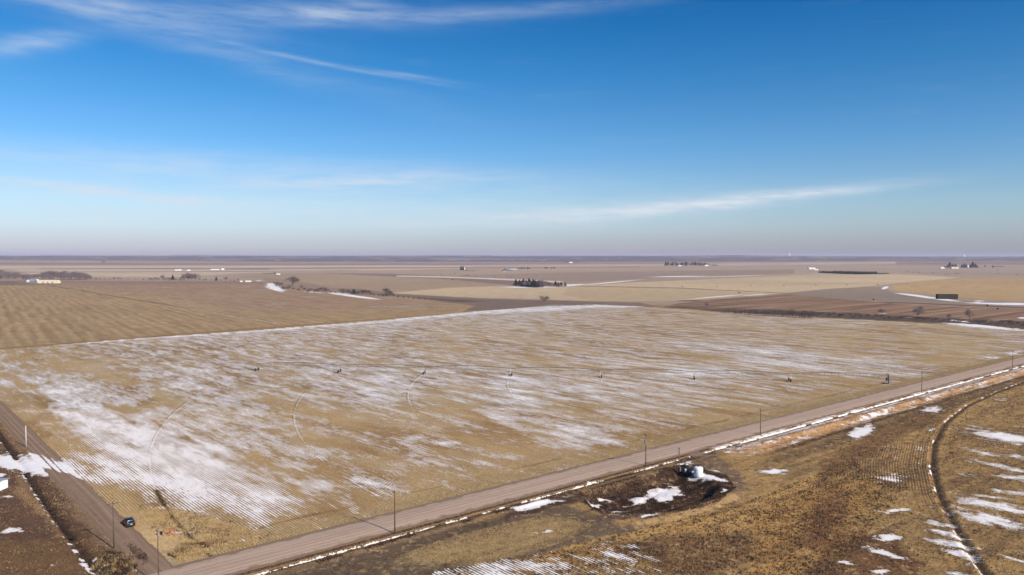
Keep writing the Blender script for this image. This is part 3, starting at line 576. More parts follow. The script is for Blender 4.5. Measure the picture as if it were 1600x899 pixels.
# ================================================================ objects
def gz(x, y): return float(ground_z(np.array([x], float), np.array([y], float))[0])
def G(px, py, lift=0.0):
    x, y = g(px, py); return Vector((x, y, gz(x, y) + lift))
def mpp(py): return H / (py - 400.0)                             # metres per photo pixel at a ground row
def thing(name, label, cat, loc, rz=0.0, group=None):
    o = bpy.data.objects.new(name, None); C.objects.link(o); o.location = loc; o.rotation_euler = (0, 0, rz)
    o['label'] = label; o['category'] = cat; o.empty_display_size = .3
    if group: o['group'] = group
    return o
def tag(o, label, cat, group=None):
    o['label'] = label; o['category'] = cat
    if group: o['group'] = group
    return o
def mobj(name, bm, mat, parent=None, loc=None, smooth=False):
    me = bpy.data.meshes.new(name); bmesh.ops.recalc_face_normals(bm, faces=bm.faces); bm.to_mesh(me); bm.free()
    for m_ in (mat if isinstance(mat, list) else [mat]): me.materials.append(m_)
    if smooth: me.polygons.foreach_set('use_smooth', np.ones(len(me.polygons), bool))
    o = bpy.data.objects.new(name, me); C.objects.link(o)
    if parent: o.parent = parent
    if loc is not None: o.location = loc
    return o
def inst(name, me, parent=None, loc=(0, 0, 0), rz=0.0, sc=None):
    o = bpy.data.objects.new(name, me); C.objects.link(o); o.parent = parent; o.location = loc; o.rotation_euler = (0, 0, rz)
    if sc: o.scale = sc if isinstance(sc, (tuple, list)) else (sc, sc, sc)
    return o
def box(bm, c, s, rz=0.0, taper=1.0):
    r = bmesh.ops.create_cube(bm, size=1)
    for v in r['verts']:
        k = taper if v.co.z > 0 else 1.0
        v.co = Vector((v.co.x * s[0] * k, v.co.y * s[1] * k, v.co.z * s[2]))
        v.co = Matrix.Rotation(rz, 3, 'Z') @ v.co + Vector(c)
    return r['verts']
def tube(bm, a, b, r0, r1=None, n=6, cap=True):
    a = Vector(a); b = Vector(b); r1 = r0 if r1 is None else r1; d = b - a
    if d.length < 1e-6: return
    q = d.to_track_quat('Z', 'Y'); A = []; B = []
    for k in range(n):
        t_ = 2 * PI * k / n; u = q @ Vector((math.cos(t_), math.sin(t_), 0)); A.append(bm.verts.new(a + u * r0)); B.append(bm.verts.new(b + u * r1))
    for k in range(n): bm.faces.new((A[k], A[(k + 1) % n], B[(k + 1) % n], B[k]))
    if cap and n > 2: bm.faces.new(A[::-1]); bm.faces.new(B)
def BM(): return bmesh.new()

MT = dict(
    wood=flat('weathered_pole_wood', (92, 74, 60), .9, .25, 2), palewood=flat('pale_pole_wood', (196, 186, 176), .8, .12, 2), steel=flat('galvanised_steel', (168, 168, 166), .45, .12, 4, .6),
    rubber=flat('tyre_rubber', (28, 26, 26), .85, .2, 3), grey=flat('grey_metal', (120, 122, 124), .6, .12, 3), dark=flat('dark_metal', (44, 42, 44), .5, .2, 3),
    white=flat('white_paint', (236, 236, 234), .5, .06, 1.2), cream=flat('cream_metal', (226, 214, 180), .6, .08, .6), tin=flat('tin_roof', (176, 178, 184), .4, .12, .8, .3),
    red=flat('red_paint', (178, 44, 30), .5, .15, 4), navy=flat('dark_blue_paint', (34, 42, 62), .4, .2, 2), porcelain=flat('insulator', (150, 150, 150), .3, .05, 3),
    carpaint=flat('black_car_paint', (24, 26, 32), .22, .04, 1, .2), glass=flat('dark_glass', (18, 22, 30), .06, .02, 1, 0, 0.8), chrome=flat('bright_trim', (190, 190, 195), .2, .02, 1, .9),
    lamp_red=flat('tail_lamp', (150, 20, 18), .3, .05, 1), lamp=flat('head_lamp', (220, 222, 226), .2, .03, 1), plate=flat('plate', (210, 210, 205), .5, .02, 1),
    bark=flat('grey_bark', (112, 98, 98), .95, .25, 1), twig=flat('bare_twigs', (128, 112, 112), .95, .3, .5), twigd=flat('dark_bare_twigs', (92, 76, 72), .95, .3, .5),
    needle=flat('evergreen_needles', (38, 46, 40), .95, .45, .6), hay=flat('dark_weathered_hay', (58, 48, 42), .95, .35, 1.2), roofd=flat('dark_roof', (70, 66, 68), .8, .2, .8),
    rust=flat('rusty_weeds', (104, 66, 44), .95, .4, .6), straw=flat('dry_grass', (182, 154, 108), .95, .35, .35), pipe=flat('pivot_pipe', (104, 100, 98), .5, .12, 2, .4), gold=flat('golden_grass', (174, 138, 88), .95, .35, .35), darkw=flat('dark_weeds_and_tuft_shade', (62, 44, 34), .95, .4, .5),
    stub=flat('maize_stubble', (188, 152, 100), .95, .35, .5), conc=flat('concrete', (170, 160, 148), .9, .12, 1.5), soilp=flat('packed_soil', (138, 112, 88), .95, .2, .8))

# ---------------------------------------------------------------- utility poles
def make_pole(loc, h, label, r=.15, arm=True, wood='wood', transformer=False, armang=None, extra=None, ax=1.0):
    t_ = thing('utility_pole', label, 'utility pole', loc, armang if armang is not None else math.atan2(RD.y, RD.x) + PI / 2, 'utility poles along the roads')
    bm = BM(); tube(bm, (0, 0, -.3), (0, 0, h), r, r * .68, 10); mobj('pole', bm, MT[wood], t_, smooth=True)
    if arm:
        for dz in arm if isinstance(arm, tuple) else (0.45,):
            bm = BM(); box(bm, (0, .19, h - dz), (2.5 * ax, .11, .14)); ca = mobj('crossarm', bm, MT[wood], t_)
            for x in (-1.1 * ax, -.5 * ax, 1.1 * ax):
                bm = BM(); tube(bm, (x, .19, h - dz + .07), (x, .19, h - dz + .2), .04, .07, 8); tube(bm, (x, .19, h - dz + .2), (x, .19, h - dz + .3), .07, .03, 8); mobj('insulator', bm, MT['porcelain'], ca)
        bm = BM(); tube(bm, (-.7, .15, h - .5), (0, .15, h - 1.25), .025, n=4); tube(bm, (.7, .15, h - .5), (0, .15, h - 1.25), .025, n=4); mobj('brace', bm, MT['steel'], t_)
    else:
        bm = BM(); tube(bm, (0, 0, h), (0, 0, h + .25), .06, .08, 8); mobj('insulator', bm, MT['porcelain'], t_)
    if transformer:
        bm = BM(); tube(bm, (0, .48, h - 3.1), (0, .48, h - 2.1), .26, n=14); tube(bm, (0, .48, h - 2.1), (0, .48, h - 2.0), .26, .14, 14)
        tf = mobj('transformer', bm, MT['grey'], t_); bm = BM(); tube(bm, (-.12, .48, h - 2.02), (-.12, .48, h - 1.75), .04, n=6); tube(bm, (.12, .48, h - 2.02), (.12, .48, h - 1.75), .04, n=6); mobj('bushing', bm, MT['porcelain'], tf)
    return t_
def on(px, p, lift=0.0):
    x, y = at_p(px, p); return Vector((x, y, max(gz(x, y), 0) if p > 148 else gz(x, y)))
make_pole(Vector((*g(248, 914), 0.0)), 11.2, 'tall thin wooden pole standing at the corner of the gravel road and the dirt lane', r=.11, arm=(.25, 1.0), ax=.35)
make_pole(on(617, 151.9), 10.4, 'wooden utility pole casting a long shadow across the gravel road, between lane and pond', r=.16, ax=.45)
make_pole(on(1009, 152.2), 10.2, 'wooden utility pole with a grey transformer beside the gravel road behind the pond', transformer=True, ax=.5)
make_pole(on(1188, 152.2), 9.8, 'wooden utility pole beside the gravel road just past the white tank and field entrance', ax=.5)
make_pole(on(1440, 152.2), 10.0, 'wooden utility pole beside the far stretch of gravel road opposite the pivot centre', ax=.5)
make_pole(on(1582, 152.2), 10.0, 'farthest wooden utility pole beside the gravel road at the right edge', ax=.5)
make_pole(G(178, 857), 10.6, 'wooden utility pole with a long crossarm beside the dirt lane near the black car', armang=math.atan2(LD.y, LD.x) + PI / 2 + .0, r=.15, ax=1.0)
make_pole(G(41, 699), 7.4, 'short pale pole standing in brown ground left of the dirt lane', r=.2, arm=False, wood='palewood')
tp = make_pole(G(1061, 735), 8.2, 'short grey pole with an electric meter box at the edge of the dark pond bank', r=.15, arm=(.3, 1.5), ax=.22)
bm = BM(); box(bm, (0, -.3, 1.5), (.7, .3, 1.3)); pb = mobj('meter_box', bm, MT['grey'], tp)
bm = BM(); tube(bm, (0, -.5, 1.75), (0, -.44, 1.75), .14, n=12); mobj('meter_dial', bm, MT['glass'], pb)
bm = BM(); tube(bm, (.0, -.19, 2.1), (0, -.17, 7.4), .05, n=6); mobj('conduit', bm, MT['steel'], tp)

# ---------------------------------------------------------------- centre pivot irrigation machines
def wheel_mesh(r, w):
    bm = BM(); n = 18
    prof = [(r * .45, w * .30), (r * .62, w * .42), (r * .94, w * .5), (r, w * .3), (r, -w * .3), (r * .94, -w * .5), (r * .62, -w * .42), (r * .45, -w * .30)]
    rings = []
    for k in range(n):
        a = 2 * PI * k / n; lug = 1.0 + (.05 if k % 2 else 0)
        rings.append([bm.verts.new((math.cos(a) * p_[0] * (lug if p_[0] > r * .9 else 1), p_[1], math.sin(a) * p_[0] * (lug if p_[0] > r * .9 else 1))) for p_ in prof])
    for k in range(n):
        A, B = rings[k], rings[(k + 1) % n]
        for j in range(len(prof)): bm.faces.new((A[j], A[(j + 1) % len(prof)], B[(j + 1) % len(prof)], B[j]))
    tube(bm, (0, -w * .12, 0), (0, w * .12, 0), r * .5, n=12)
    me = bpy.data.meshes.new('wheel'); bmesh.ops.recalc_face_normals(bm, faces=bm.faces); bm.to_mesh(me); bm.free(); me.materials.append(MT['rubber']); return me
WHM = wheel_mesh(.78, .42)
def tower_mesh(h):
    bm = BM()
    for sx in (-1, 1):
        for sy in (-1, 1): tube(bm, (sx * .25, sy * 1.85, .8), (sx * .5, sy * .12, h), .06, n=5)
    tube(bm, (0, -2.1, .8), (0, 2.1, .8), .10, n=6); tube(bm, (0, -1.0, 2.4), (0, 1.0, 2.4), .05, n=4)
    box(bm, (.0, 0, .95), (.5, .5, .35)); tube(bm, (-.5, -.12, h), (.5, -.12, h), .06, n=4); box(bm, (0, .35, h - .5), (.3, .2, .4))
    me = bpy.data.meshes.new('drive_tower'); bmesh.ops.recalc_face_normals(bm, faces=bm.faces); bm.to_mesh(me); bm.free(); me.materials.append(MT['steel']); return me
TWM = tower_mesh(3.9)
def span_bms(L, h0, crown=1.0):
    bp_, bt = BM(), BM(); n = 14; pts = [Vector((L * k / n, 0, h0 + crown * math.sin(PI * k / n))) for k in range(n + 1)]
    for a, b in zip(pts[:-1], pts[1:]): tube(bp_, a, b, .14, n=6, cap=False)
    low = []
    for k in range(1, n):
        p_ = pts[k]; dz = 1.5 * math.sin(PI * k / n) ** .5
        l_, r_ = p_ + Vector((0, -.75, -dz)), p_ + Vector((0, .75, -dz)); low.append((l_, r_))
        if k % 2 == 1 or True:
            tube(bt, p_, l_, .045, n=3, cap=False); tube(bt, p_, r_, .045, n=3, cap=False)
    for (a, b), (c_, d) in zip(low[:-1], low[1:]): tube(bt, a, c_, .04, n=3, cap=False); tube(bt, b, d, .04, n=3, cap=False)
    for e_, (a, b) in ((pts[0], low[0]), (pts[-1], low[-1])): tube(bt, e_, a, .025, n=3, cap=False); tube(bt, e_, b, .025, n=3, cap=False)
    for k in range(1, 2 * n): # hanging sprinkler drops
        x = L * k / (2 * n); z = h0 + crown * math.sin(PI * k / (2 * n)); tube(bt, (x, .12, z), (x, .12, 2.0), .018, n=3, cap=False)
    return bp_, bt
def pivot_machine(loc, rz, n, L, label, over=14.0, overpos=None, tz=None):
    t_ = thing('irrigation_machine', label, 'irrigation machine', loc, rz)
    bm = BM()
    for sx in (-1, 1):
        for sy in (-1, 1): tube(bm, (sx * 1.5, sy * 1.5, 0), (sx * .28, sy * .28, 3.9), .09, n=5); box(bm, (sx * 1.5, sy * 1.5, .08), (.7, .7, .25))
    for z, k in ((1.3, 1.1), (2.6, .68)):
        for a, b in (((-1, -1), (1, -1)), ((1, -1), (1, 1)), ((1, 1), (-1, 1)), ((-1, 1), (-1, -1))): tube(bm, (a[0] * k, a[1] * k, z), (b[0] * k, b[1] * k, z), .045, n=4)
    mobj('pivot_frame', bm, MT['steel'], t_)
    bm = BM(); tube(bm, (0, 0, 0), (0, 0, 4.6), .24, n=12); tube(bm, (0, 0, 4.6), (.9, 0, 4.75), .2, n=10); tube(bm, (.9, 0, 4.75), (1.2, 0, 4.0), .14, n=8); mobj('riser_pipe', bm, MT['dark'], t_, smooth=True)
    bm = BM(); box(bm, (.55, -.6, 2.0), (.8, .45, 1.5)); mobj('control_panel', bm, MT['dark'], t_)
    me_p = me_t = None
    for k in range(n):
        if me_p is None:
            a, b = span_bms(L, 4.0); po = mobj('span_pipe', a, MT['pipe'], t_, smooth=True); me_p = po.data; to = mobj('span_truss', b, MT['pipe'], po); me_t = to.data
        else: po = inst('span_pipe', me_p, t_, (L * k, 0, 0)); inst('span_truss', me_t, po)
        dz = 0 if tz is None else tz(L * (k + 1))
        tw = inst('drive_tower', TWM, t_, (L * (k + 1), 0, dz))
        for sy in (-1, 1): inst('wheel', WHM, tw, (0, sy * 1.85, .78), PI / 2)
    bm = BM(); tube(bm, (0, 0, 0), (over, 0, .2), .09, n=6)
    tube(bm, (over * .7, 0, .14), (0, 0, 1.3), .03, n=3); tube(bm, (0, 0, 0), (0, 0, 1.3), .05, n=4); mobj('overhang_pipe', bm, MT['steel'], t_, (L * n, 0, 4.0))
    return t_
PZ = gz(*PIV)
pivdir = math.atan2(0.125, -0.992)
pm = pivot_machine((PIV[0], PIV[1], PZ), pivdir, 7, 48.5, 'long galvanised centre pivot irrigation machine on seven wheeled towers across the snowy stubble field')
bm = BM(); box(bm, (0, 0, .25), (3.2, 1.2, .18)); 
for sx in (-1, 1): tube(bm, (sx * 1.4, 0, 0), (sx * 1.4, 0, 1.6 if sx < 0 else .4), .06, n=5)
gl = mobj('trailer_frame', bm, MT['dark'], None, Vector((*g(1383, 600), gz(*g(1383, 600))))); tag(gl, 'low dark metal frame lying on snow left of the pivot centre', 'metal frame')
pf = g(1418, 445); pf0 = g(1225, 447)
pd = math.atan2(pf0[1] - pf[1], pf0[0] - pf[0]); Lf = math.hypot(pf0[0] - pf[0], pf0[1] - pf[1]) / 4
pivot_machine(G(1418, 445), pd, 4, Lf, 'distant centre pivot irrigation machine on the pale wheat strip right of centre')

# ---------------------------------------------------------------- black car on the lane
def build_car():
    x, y = g(203, 821); t_ = thing('parked_car', 'black sport utility vehicle parked at the field edge of the dirt lane near the corner', 'car', (x - .3, y, .1), math.atan2(LD.y, LD.x))
    # x forward; cross sections (x, half width low, half width belt, belt z, roof z, half width roof)
    st = [(-2.35, .84, .86, .92, .95, .80), (-2.30, .90, .93, 1.02, 1.10, .78), (-2.05, .92, .95, 1.06, 1.66, .68), (-1.5, .93, .96, 1.05, 1.74, .70), (-.5, .93, .96, 1.03, 1.76, .71), (.3, .93, .96, 1.01, 1.72, .70),
          (.75, .93, .96, 1.00, 1.40, .76), (1.15, .93, .95, .99, 1.06, .84), (1.7, .92, .94, .93, .99, .80), (2.15, .88, .90, .82, .88, .72), (2.38, .78, .80, .66, .70, .6)]
    bm = BM(); rows = []
    for x_, a, b, bz, rz_, rw in st:
        rows.append([bm.verts.new(v) for v in ((x_, -a, .32), (x_, -b - .01, .62), (x_, -b, bz), (x_, -rw, rz_), (x_, -rw * .5, rz_ + .03), (x_, rw * .5, rz_ + .03), (x_, rw, rz_), (x_, b, bz), (x_, b + .01, .62), (x_, a, .32))])
    for A, B in zip(rows[:-1], rows[1:]):
        for j in range(9): bm.faces.new((A[j], A[j + 1], B[j + 1], B[j]))
        bm.faces.new((A[9], A[0], B[0], B[9]))
    bm.faces.new(rows[0]); bm.faces.new(rows[-1][::-1])
    bd = mobj('body', bm, MT['carpaint'], t_, smooth=False)
    def quad(nm, vs, mat, par=t_):
        b = BM(); f = b.faces.new([b.verts.new(v) for v in vs]); r = bmesh.ops.extrude_face_region(b, geom=[f]); n_ = f.normal
        b.normal_update(); n_ = f.normal.copy()
        for v in [q_ for q_ in r['geom'] if isinstance(q_, bmesh.types.BMVert)]: v.co -= n_ * .02
        return mobj(nm, b, mat, par)
    quad('windscreen', [(.36, -.68, 1.715), (.36, .68, 1.715), (1.10, .80, 1.105), (1.10, -.80, 1.105)], MT['glass'])
    quad('rear_window', [(-2.09, .66, 1.63), (-2.09, -.66, 1.63), (-2.30, -.75, 1.13), (-2.30, .75, 1.13)], MT['glass'])
    for s_ in (-1, 1):
        for x0, x1, n_ in ((-1.95, -1.2, 0), (-1.1, -.15, 0), (-.05, .62, .30)):
            vs = [(x0, s_ * .955, 1.10), (x1 + n_, s_ * .955, 1.07), (x1, s_ * .745, 1.60 if not n_ else 1.56), (x0, s_ * .735, 1.62)]
            quad('side_window', vs if s_ > 0 else vs[::-1], MT['glass'])
        for x_ in (-1.45, 1.45):
            w = inst('wheel', WH2, t_, (x_, s_ * .84, .36)); inst('rim', RIM, w, (0, s_ * .125, 0))
        b = BM(); box(b, (.62, s_ * 1.06, 1.08), (.18, .22, .16)); mobj('wing_mirror', b, MT['carpaint'], t_)
        b = BM(); box(b, (2.24, s_ * .64, .74), (.14, .34, .14)); mobj('headlight', b, MT['lamp'], t_)
        b = BM(); box(b, (-2.31, s_ * .80, .98), (.12, .16, .30)); mobj('tail_light', b, MT['lamp_red'], t_)
        b = BM(); tube(b, (-1.8, s_ * .6, 1.83), (.2, s_ * .6, 1.82), .025, n=5); mobj('roof_rail', b, MT['dark'], t_)
    b = BM(); box(b, (-2.40, 0, .52), (.12, 1.7, .22)); mobj('bumper', b, MT['dark'], t_); b = BM(); box(b, (2.36, 0, .48), (.16, 1.5, .2)); mobj('bumper', b, MT['dark'], t_)
    b = BM(); box(b, (-2.375, 0, .82), (.03, .5, .14)); mobj('number_plate', b, MT['plate'], t_)
WH2 = wheel_mesh(.36, .24); RIM = bpy.data.meshes.new('rim'); b_ = BM(); tube(b_, (0, -.012, 0), (0, .012, 0), .2, n=14); b_.to_mesh(RIM); b_.free(); RIM.materials.append(MT['chrome'])
build_car()

# ---------------------------------------------------------------- tank, pump, red gate, culvert crossing
tk = thing('water_tank', 'white round plastic tank beside the pond and the field entrance', 'tank', G(1091, 741, -.1))
bm = BM(); n = 28; prof = [(1.3, 0), (1.36, .08), (1.36, 2.45), (1.30, 2.62), (.9, 2.80), (.32, 2.90)]
R_ = [[bm.verts.new((math.cos(2 * PI * k / n) * r, math.sin(2 * PI * k / n) * r, z)) for k in range(n)] for r, z in prof]
for A, B in zip(R_[:-1], R_[1:]):
    for k in range(n): bm.faces.new((A[k], A[(k + 1) % n], B[(k + 1) % n], B[k]))
bm.faces.new(R_[-1]); bm.faces.new(R_[0][::-1]); mobj('tank_body', bm, MT['white'], tk, smooth=True)
bm = BM(); tube(bm, (0, 0, 2.86), (0, 0, 3.02), .3, n=16); mobj('lid', bm, MT['dark'], tk)
for z in (.7, 1.35, 2.0):
    bm = BM(); tube(bm, (0, 0, z - .03), (0, 0, z + .03), 1.385, n=28); mobj('rib', bm, MT['white'], tk)
bm = BM(); tube(bm, (1.2, -.6, .25), (1.75, -.85, .25), .06, n=8); mobj('valve', bm, MT['dark'], tk)
pu = thing('pump_unit', 'dark blue pump unit with pale boxes left of the white tank', 'pump', G(1077, 737), math.atan2(RD.y, RD.x))
bm = BM(); box(bm, (0, 0, .12), (2.6, 1.5, .2)); mobj('skid', bm, MT['dark'], pu)
bm = BM(); box(bm, (-.3, 0, .85), (1.4, 1.0, 1.25)); bmesh.ops.bevel(bm, geom=bm.edges[:], offset=.06, segments=1, affect='EDGES'); mobj('engine_cover', bm, MT['navy'], pu)
bm = BM(); tube(bm, (.7, 0, .6), (1.5, 0, .6), .3, n=12); tube(bm, (1.1, 0, .6), (1.1, 0, 1.5), .12, n=8); mobj('pump_head', bm, MT['navy'], pu)
bm = BM(); box(bm, (-1.2, .5, 1.0), (.45, .4, .9)); mobj('control_box', bm, MT['white'], pu)
bm = BM(); tube(bm, (1.1, 0, 1.45), (1.1, 1.4, 1.45), .1, n=8); tube(bm, (1.1, 1.4, 1.45), (1.1, 1.4, .0), .1, n=8); mobj('outlet_pipe', bm, MT['grey'], pu)
fs = thing('filter_tank', 'small pale tank lying behind the dark blue pump unit', 'tank', G(1073, 729), .5)
bm = BM(); tube(bm, (-.8, 0, .6), (.8, 0, .6), .42, n=14); mobj('vessel', bm, MT['steel'], fs, smooth=True); bm = BM(); box(bm, (-.5, 0, .15), (.12, .6, .4)); mobj('leg', bm, MT['dark'], fs); bm = BM(); box(bm, (.5, 0, .15), (.12, .6, .4)); mobj('leg', bm, MT['dark'], fs)
rgx = G(264, 838); rg = thing('pipe_gate', 'small red pipe gate of three posts standing by snow at the field corner', 'gate', rgx, math.radians(8))
for x_ in (-1.15, .1, 1.15):
    bm = BM(); tube(bm, (x_, 0, -.1), (x_, 0, 1.75 if x_ else 1.6), .055, n=8); mobj('post', bm, MT['red'], rg)
bm = BM(); tube(bm, (-1.15, 0, 1.7), (1.15, 0, 1.75), .05, n=8); mobj('rail', bm, MT['red'], rg)
bm = BM(); tube(bm, (-.05, 0, 1.6), (1.1, 0, .35), .045, n=8); mobj('brace', bm, MT['red'], rg)
hg = thing('headgate', 'small grey concrete ditch headgate left of the red pipe gate', 'headgate', G(252, 836), .3)
bm = BM(); box(bm, (-.45, 0, .35), (.18, 1.2, .8)); mobj('side_wall', bm, MT['conc'], hg); bm = BM(); box(bm, (.45, 0, .35), (.18, 1.2, .8)); mobj('side_wall', bm, MT['conc'], hg); bm = BM(); box(bm, (0, 0, .45), (.72, .08, .7)); mobj('gate_board', bm, MT['dark'], hg)
cx_, cy_ = at_p(1092, 150.2); s0 = cx_ * RD.x + cy_ * RD.y
ec = bpy.data.objects.new('field_entrance', None)
bm = BM(); nn_ = 8
for a in range(nn_):
    for b in range(5): pass
vs = [[bm.verts.new((*sp_xy(s0 - 3.6 + 7.2 * a / 7 + (a in (0, 7)) * 0.0, 146.3 + 6.3 * b / 6), .12 - .25 * (abs(a - 3.5) > 3) + .05 * math.sin(a * 2.1 + b))) for b in range(7)] for a in range(8)]
for a in range(7):
    for b in range(6): bm.faces.new((vs[a][b], vs[a + 1][b], vs[a + 1][b + 1], vs[a][b + 1]))
for a in (0, 7):
    for b in range(6):
        l0, l1 = vs[a][b], vs[a][b + 1]; bm.faces.new((l0, l1, bm.verts.new((l1.co.x, l1.co.y, -1.2)), bm.verts.new((l0.co.x, l0.co.y, -1.2))))
bpy.data.objects.remove(ec)
fe = mobj('culvert_crossing', bm, MT['soilp'], None); fe['kind'] = 'structure'

# ---------------------------------------------------------------- buildings
def building(loc, rz, L, D, Hh, wall, roof, label, roofh=None, doors=1, wins=2, cat='building', name='farm_building', group=None, over=.25, flatroof=False):
    t_ = thing(name, label, cat, loc, rz, group); roofh = D * .22 if roofh is None else roofh
    bm = BM(); a = [bm.verts.new(v) for v in ((-L/2, -D/2, -.5), (L/2, -D/2, -.5), (L/2, D/2, -.5), (-L/2, D/2, -.5))]; b = [bm.verts.new((v.co.x, v.co.y, Hh)) for v in a]
    for k in range(4): bm.faces.new((a[k], a[(k + 1) % 4], b[(k + 1) % 4], b[k]))
    g1 = bm.verts.new((-L/2, 0, Hh + roofh)); g2 = bm.verts.new((L/2, 0, Hh + roofh)); bm.faces.new((b[0], b[3], g1)); bm.faces.new((b[1], b[2], g2)); bm.faces.new(b)
    mobj('wall', bm, wall, t_)
    bm = BM(); o_ = over; k_ = roofh / (D / 2) * o_
    for s_ in (-1, 1):
        q_ = [(-L/2 - o_, s_ * (D/2 + o_), Hh - k_), (L/2 + o_, s_ * (D/2 + o_), Hh - k_), (L/2 + o_, 0, Hh + roofh), (-L/2 - o_, 0, Hh + roofh)]
        lo = [bm.verts.new((v[0], v[1], v[2] + .02)) for v in q_]; hi = [bm.verts.new((v[0], v[1], v[2] + .18)) for v in q_]
        bm.faces.new(lo); bm.faces.new(hi)
        for k in range(4): bm.faces.new((lo[k], lo[(k + 1) % 4], hi[(k + 1) % 4], hi[k]))
    mobj('roof', bm, roof, t_)
    for k in range(doors):
        x_ = L * ((k + .5) / doors - .5) * .7; dw = min(3.6, L * .25); bm = BM(); box(bm, (x_, -D/2 - .03, min(Hh * .4, 1.6)), (dw, .08, min(Hh * .8, 3.2))); mobj('door', bm, MT['grey'], t_)
    for k in range(wins):
        x_ = L * ((k + .5) / wins - .5) * .85 + .6; bm = BM(); box(bm, (x_, -D/2 - .04, Hh * .6), (1.3, .1, 1.0)); w_ = mobj('window', bm, MT['white'], t_); bm = BM(); box(bm, (x_, -D/2 - .10, Hh * .6), (1.1, .04, .8)); mobj('pane', bm, MT['glass'], w_)
    return t_
hs = building(G(-19, 765), math.radians(-4), 8.6, 4.2, 2.4, MT['white'], MT['tin'], 'small white hut with a pale metal roof cut off by the left edge', .35, 1, 3, over=.3, name='hut')
bm = BM(); box(bm, (3.4, -2.25, 1.2), (.9, .1, 2.0)); mobj('door', bm, MT['dark'], hs)
def B(px, py, wpx, hpx, dm, wall, roof, label, rz=0.0, **k):
    s_ = mpp(py); return building(G(px, py), rz, wpx * s_, dm, hpx * s_ * .6, MT[wall], MT[roof], label, hpx * s_ * .3, **k)
B(77, 442.6, 31, 5.4, 12, 'cream', 'cream', 'long cream metal shed in front of the far left grove', doors=3, wins=0)
B(52, 442.6, 8, 6.6, 10, 'grey', 'tin', 'grey barn between the white hut and the long cream shed', doors=1, wins=1)
B(45, 441.2, 4.5, 4, 6, 'white', 'white', 'small white shed at the left end of the farm by the grove', doors=1, wins=0)
B(58.5, 441.5, 3, 5.5, 6, 'white', 'white', 'narrow white house against the left end of the long cream shed', doors=1, wins=1)
B(276, 422.8, 4, 2, 10, 'white', 'white', 'leftmost of three tiny white sheds on the pale plain above the left bare trees', doors=0, wins=0)
B(281, 422.8, 4, 2.2, 10, 'white', 'white', 'middle of three tiny white sheds on the pale plain above the left bare trees', doors=0, wins=0)
B(295, 423.2, 4, 2, 10, 'white', 'white', 'rightmost of three tiny white sheds on the pale plain above the left bare trees', doors=0, wins=0)
B(336, 421.8, 12, 2.2, 14, 'white', 'tin', 'long low white shed on the far plain left of the small bright one', doors=0, wins=0)
B(348, 421.8, 4, 2.6, 10, 'white', 'white', 'small bright white shed at the right end of the long low white shed', doors=0, wins=0)
B(377, 440.8, 3, 2.2, 6, 'white', 'white', 'tiny white shed left of the wider one at the edge of the left brown field', doors=0, wins=0)
B(388, 440.8, 8, 2.4, 8, 'white', 'white', 'wider low white shed at the edge of the left brown field', doors=0, wins=1)
B(435, 429.6, 5, 2, 8, 'white', 'white', 'low white shed at the right end of a dark distant hedge', doors=0, wins=0)
B(162, 412.4, 6, 3, 20, 'grey', 'roofd', 'dark barn in front of the far left hills', doors=0, wins=0)
B(1268, 420.9, 10, 3.0, 20, 'white', 'white', 'large white shed on the far plain left of the dark windbreak', doors=1, wins=0)
B(1275, 422.2, 6, 1.8, 10, 'white', 'white', 'small white shed in front of the large far white shed', doors=0, wins=0)
B(1472, 419.8, 6, 2.4, 12, 'white', 'white', 'white shed at the left end of the far right farmstead', doors=0, wins=0)
B(1491, 419.9, 11, 3.6, 16, 'cream', 'tin', 'wide pale farmhouse between the evergreens of the far right farmstead', doors=1, wins=2)
B(1560, 417.8, 16, 2.2, 14, 'grey', 'roofd', 'long low dark shed to the right of the far right farmstead', doors=0, wins=0)
B(1104, 416.0, 6, 2.0, 14, 'white', 'white', 'white house among the far trees right of centre, right end', doors=0, wins=0)
B(1062, 416.2, 5, 1.8, 14, 'white', 'white', 'white house among the far trees right of centre, left end', doors=0, wins=0)
B(1118, 416.0, 6, 1.8, 14, 'grey', 'roofd', 'grey shed just right of the far tree belt', doors=0, wins=0)
B(793, 424.6, 17, 3.2, 14, 'grey', 'roofd', 'long dark barn left of the snow patch near the centre horizon', doors=2, wins=0, rz=.25)
B(892, 411.8, 5, 2, 20, 'white', 'white', 'tiny white farmhouse just above the plain right of centre', doors=0, wins=0)
def bin_(px, py, wpx, hpx, label, mat='white', name='grain_bin', cat='grain bin', z=None, grp=None):
    loc = G(px, py) if z is None else z; s_ = mpp(py) if z is None else math.hypot(loc.x, loc.y) / F
    t_ = thing(name, label, cat, loc, 0, grp); bm = BM(); r = wpx * s_ / 2; h = hpx * s_; tube(bm, (0, 0, -1), (0, 0, h * .85), r, n=16); mobj('wall', bm, MT[mat], t_, smooth=True)
    bm = BM(); tube(bm, (0, 0, h * .85), (0, 0, h), r * 1.04, r * .1, 16); mobj('roof', bm, MT['tin'], t_); return t_
bin_(1512, 418.8, 2.6, 4.6, 'bright round bin between evergreens of the far right farmstead')
bin_(725.5, 421.5, 2, 3.4, 'pale round bin right of the two tall dark trees near the centre horizon')
def far_elev(px, dist, w, h, label):
    x = (px - 800) / F * dist; z = gz(x, dist); t_ = thing('grain_elevator', label, 'grain elevator', (x, dist, z)); bm = BM(); box(bm, (0, 0, h / 2), (w, w, h)); mobj('wall', bm, MT['white'], t_)
    bm = BM(); box(bm, (0, 0, h + 3), (w * .45, w * .45, 8)); mobj('headhouse', bm, MT['white'], t_)
far_elev(1233, 11800, 16, 44, 'tall white grain elevator on the horizon right of centre'); far_elev(1506, 12500, 18, 34, 'small white grain elevator on the horizon above the right farmstead')

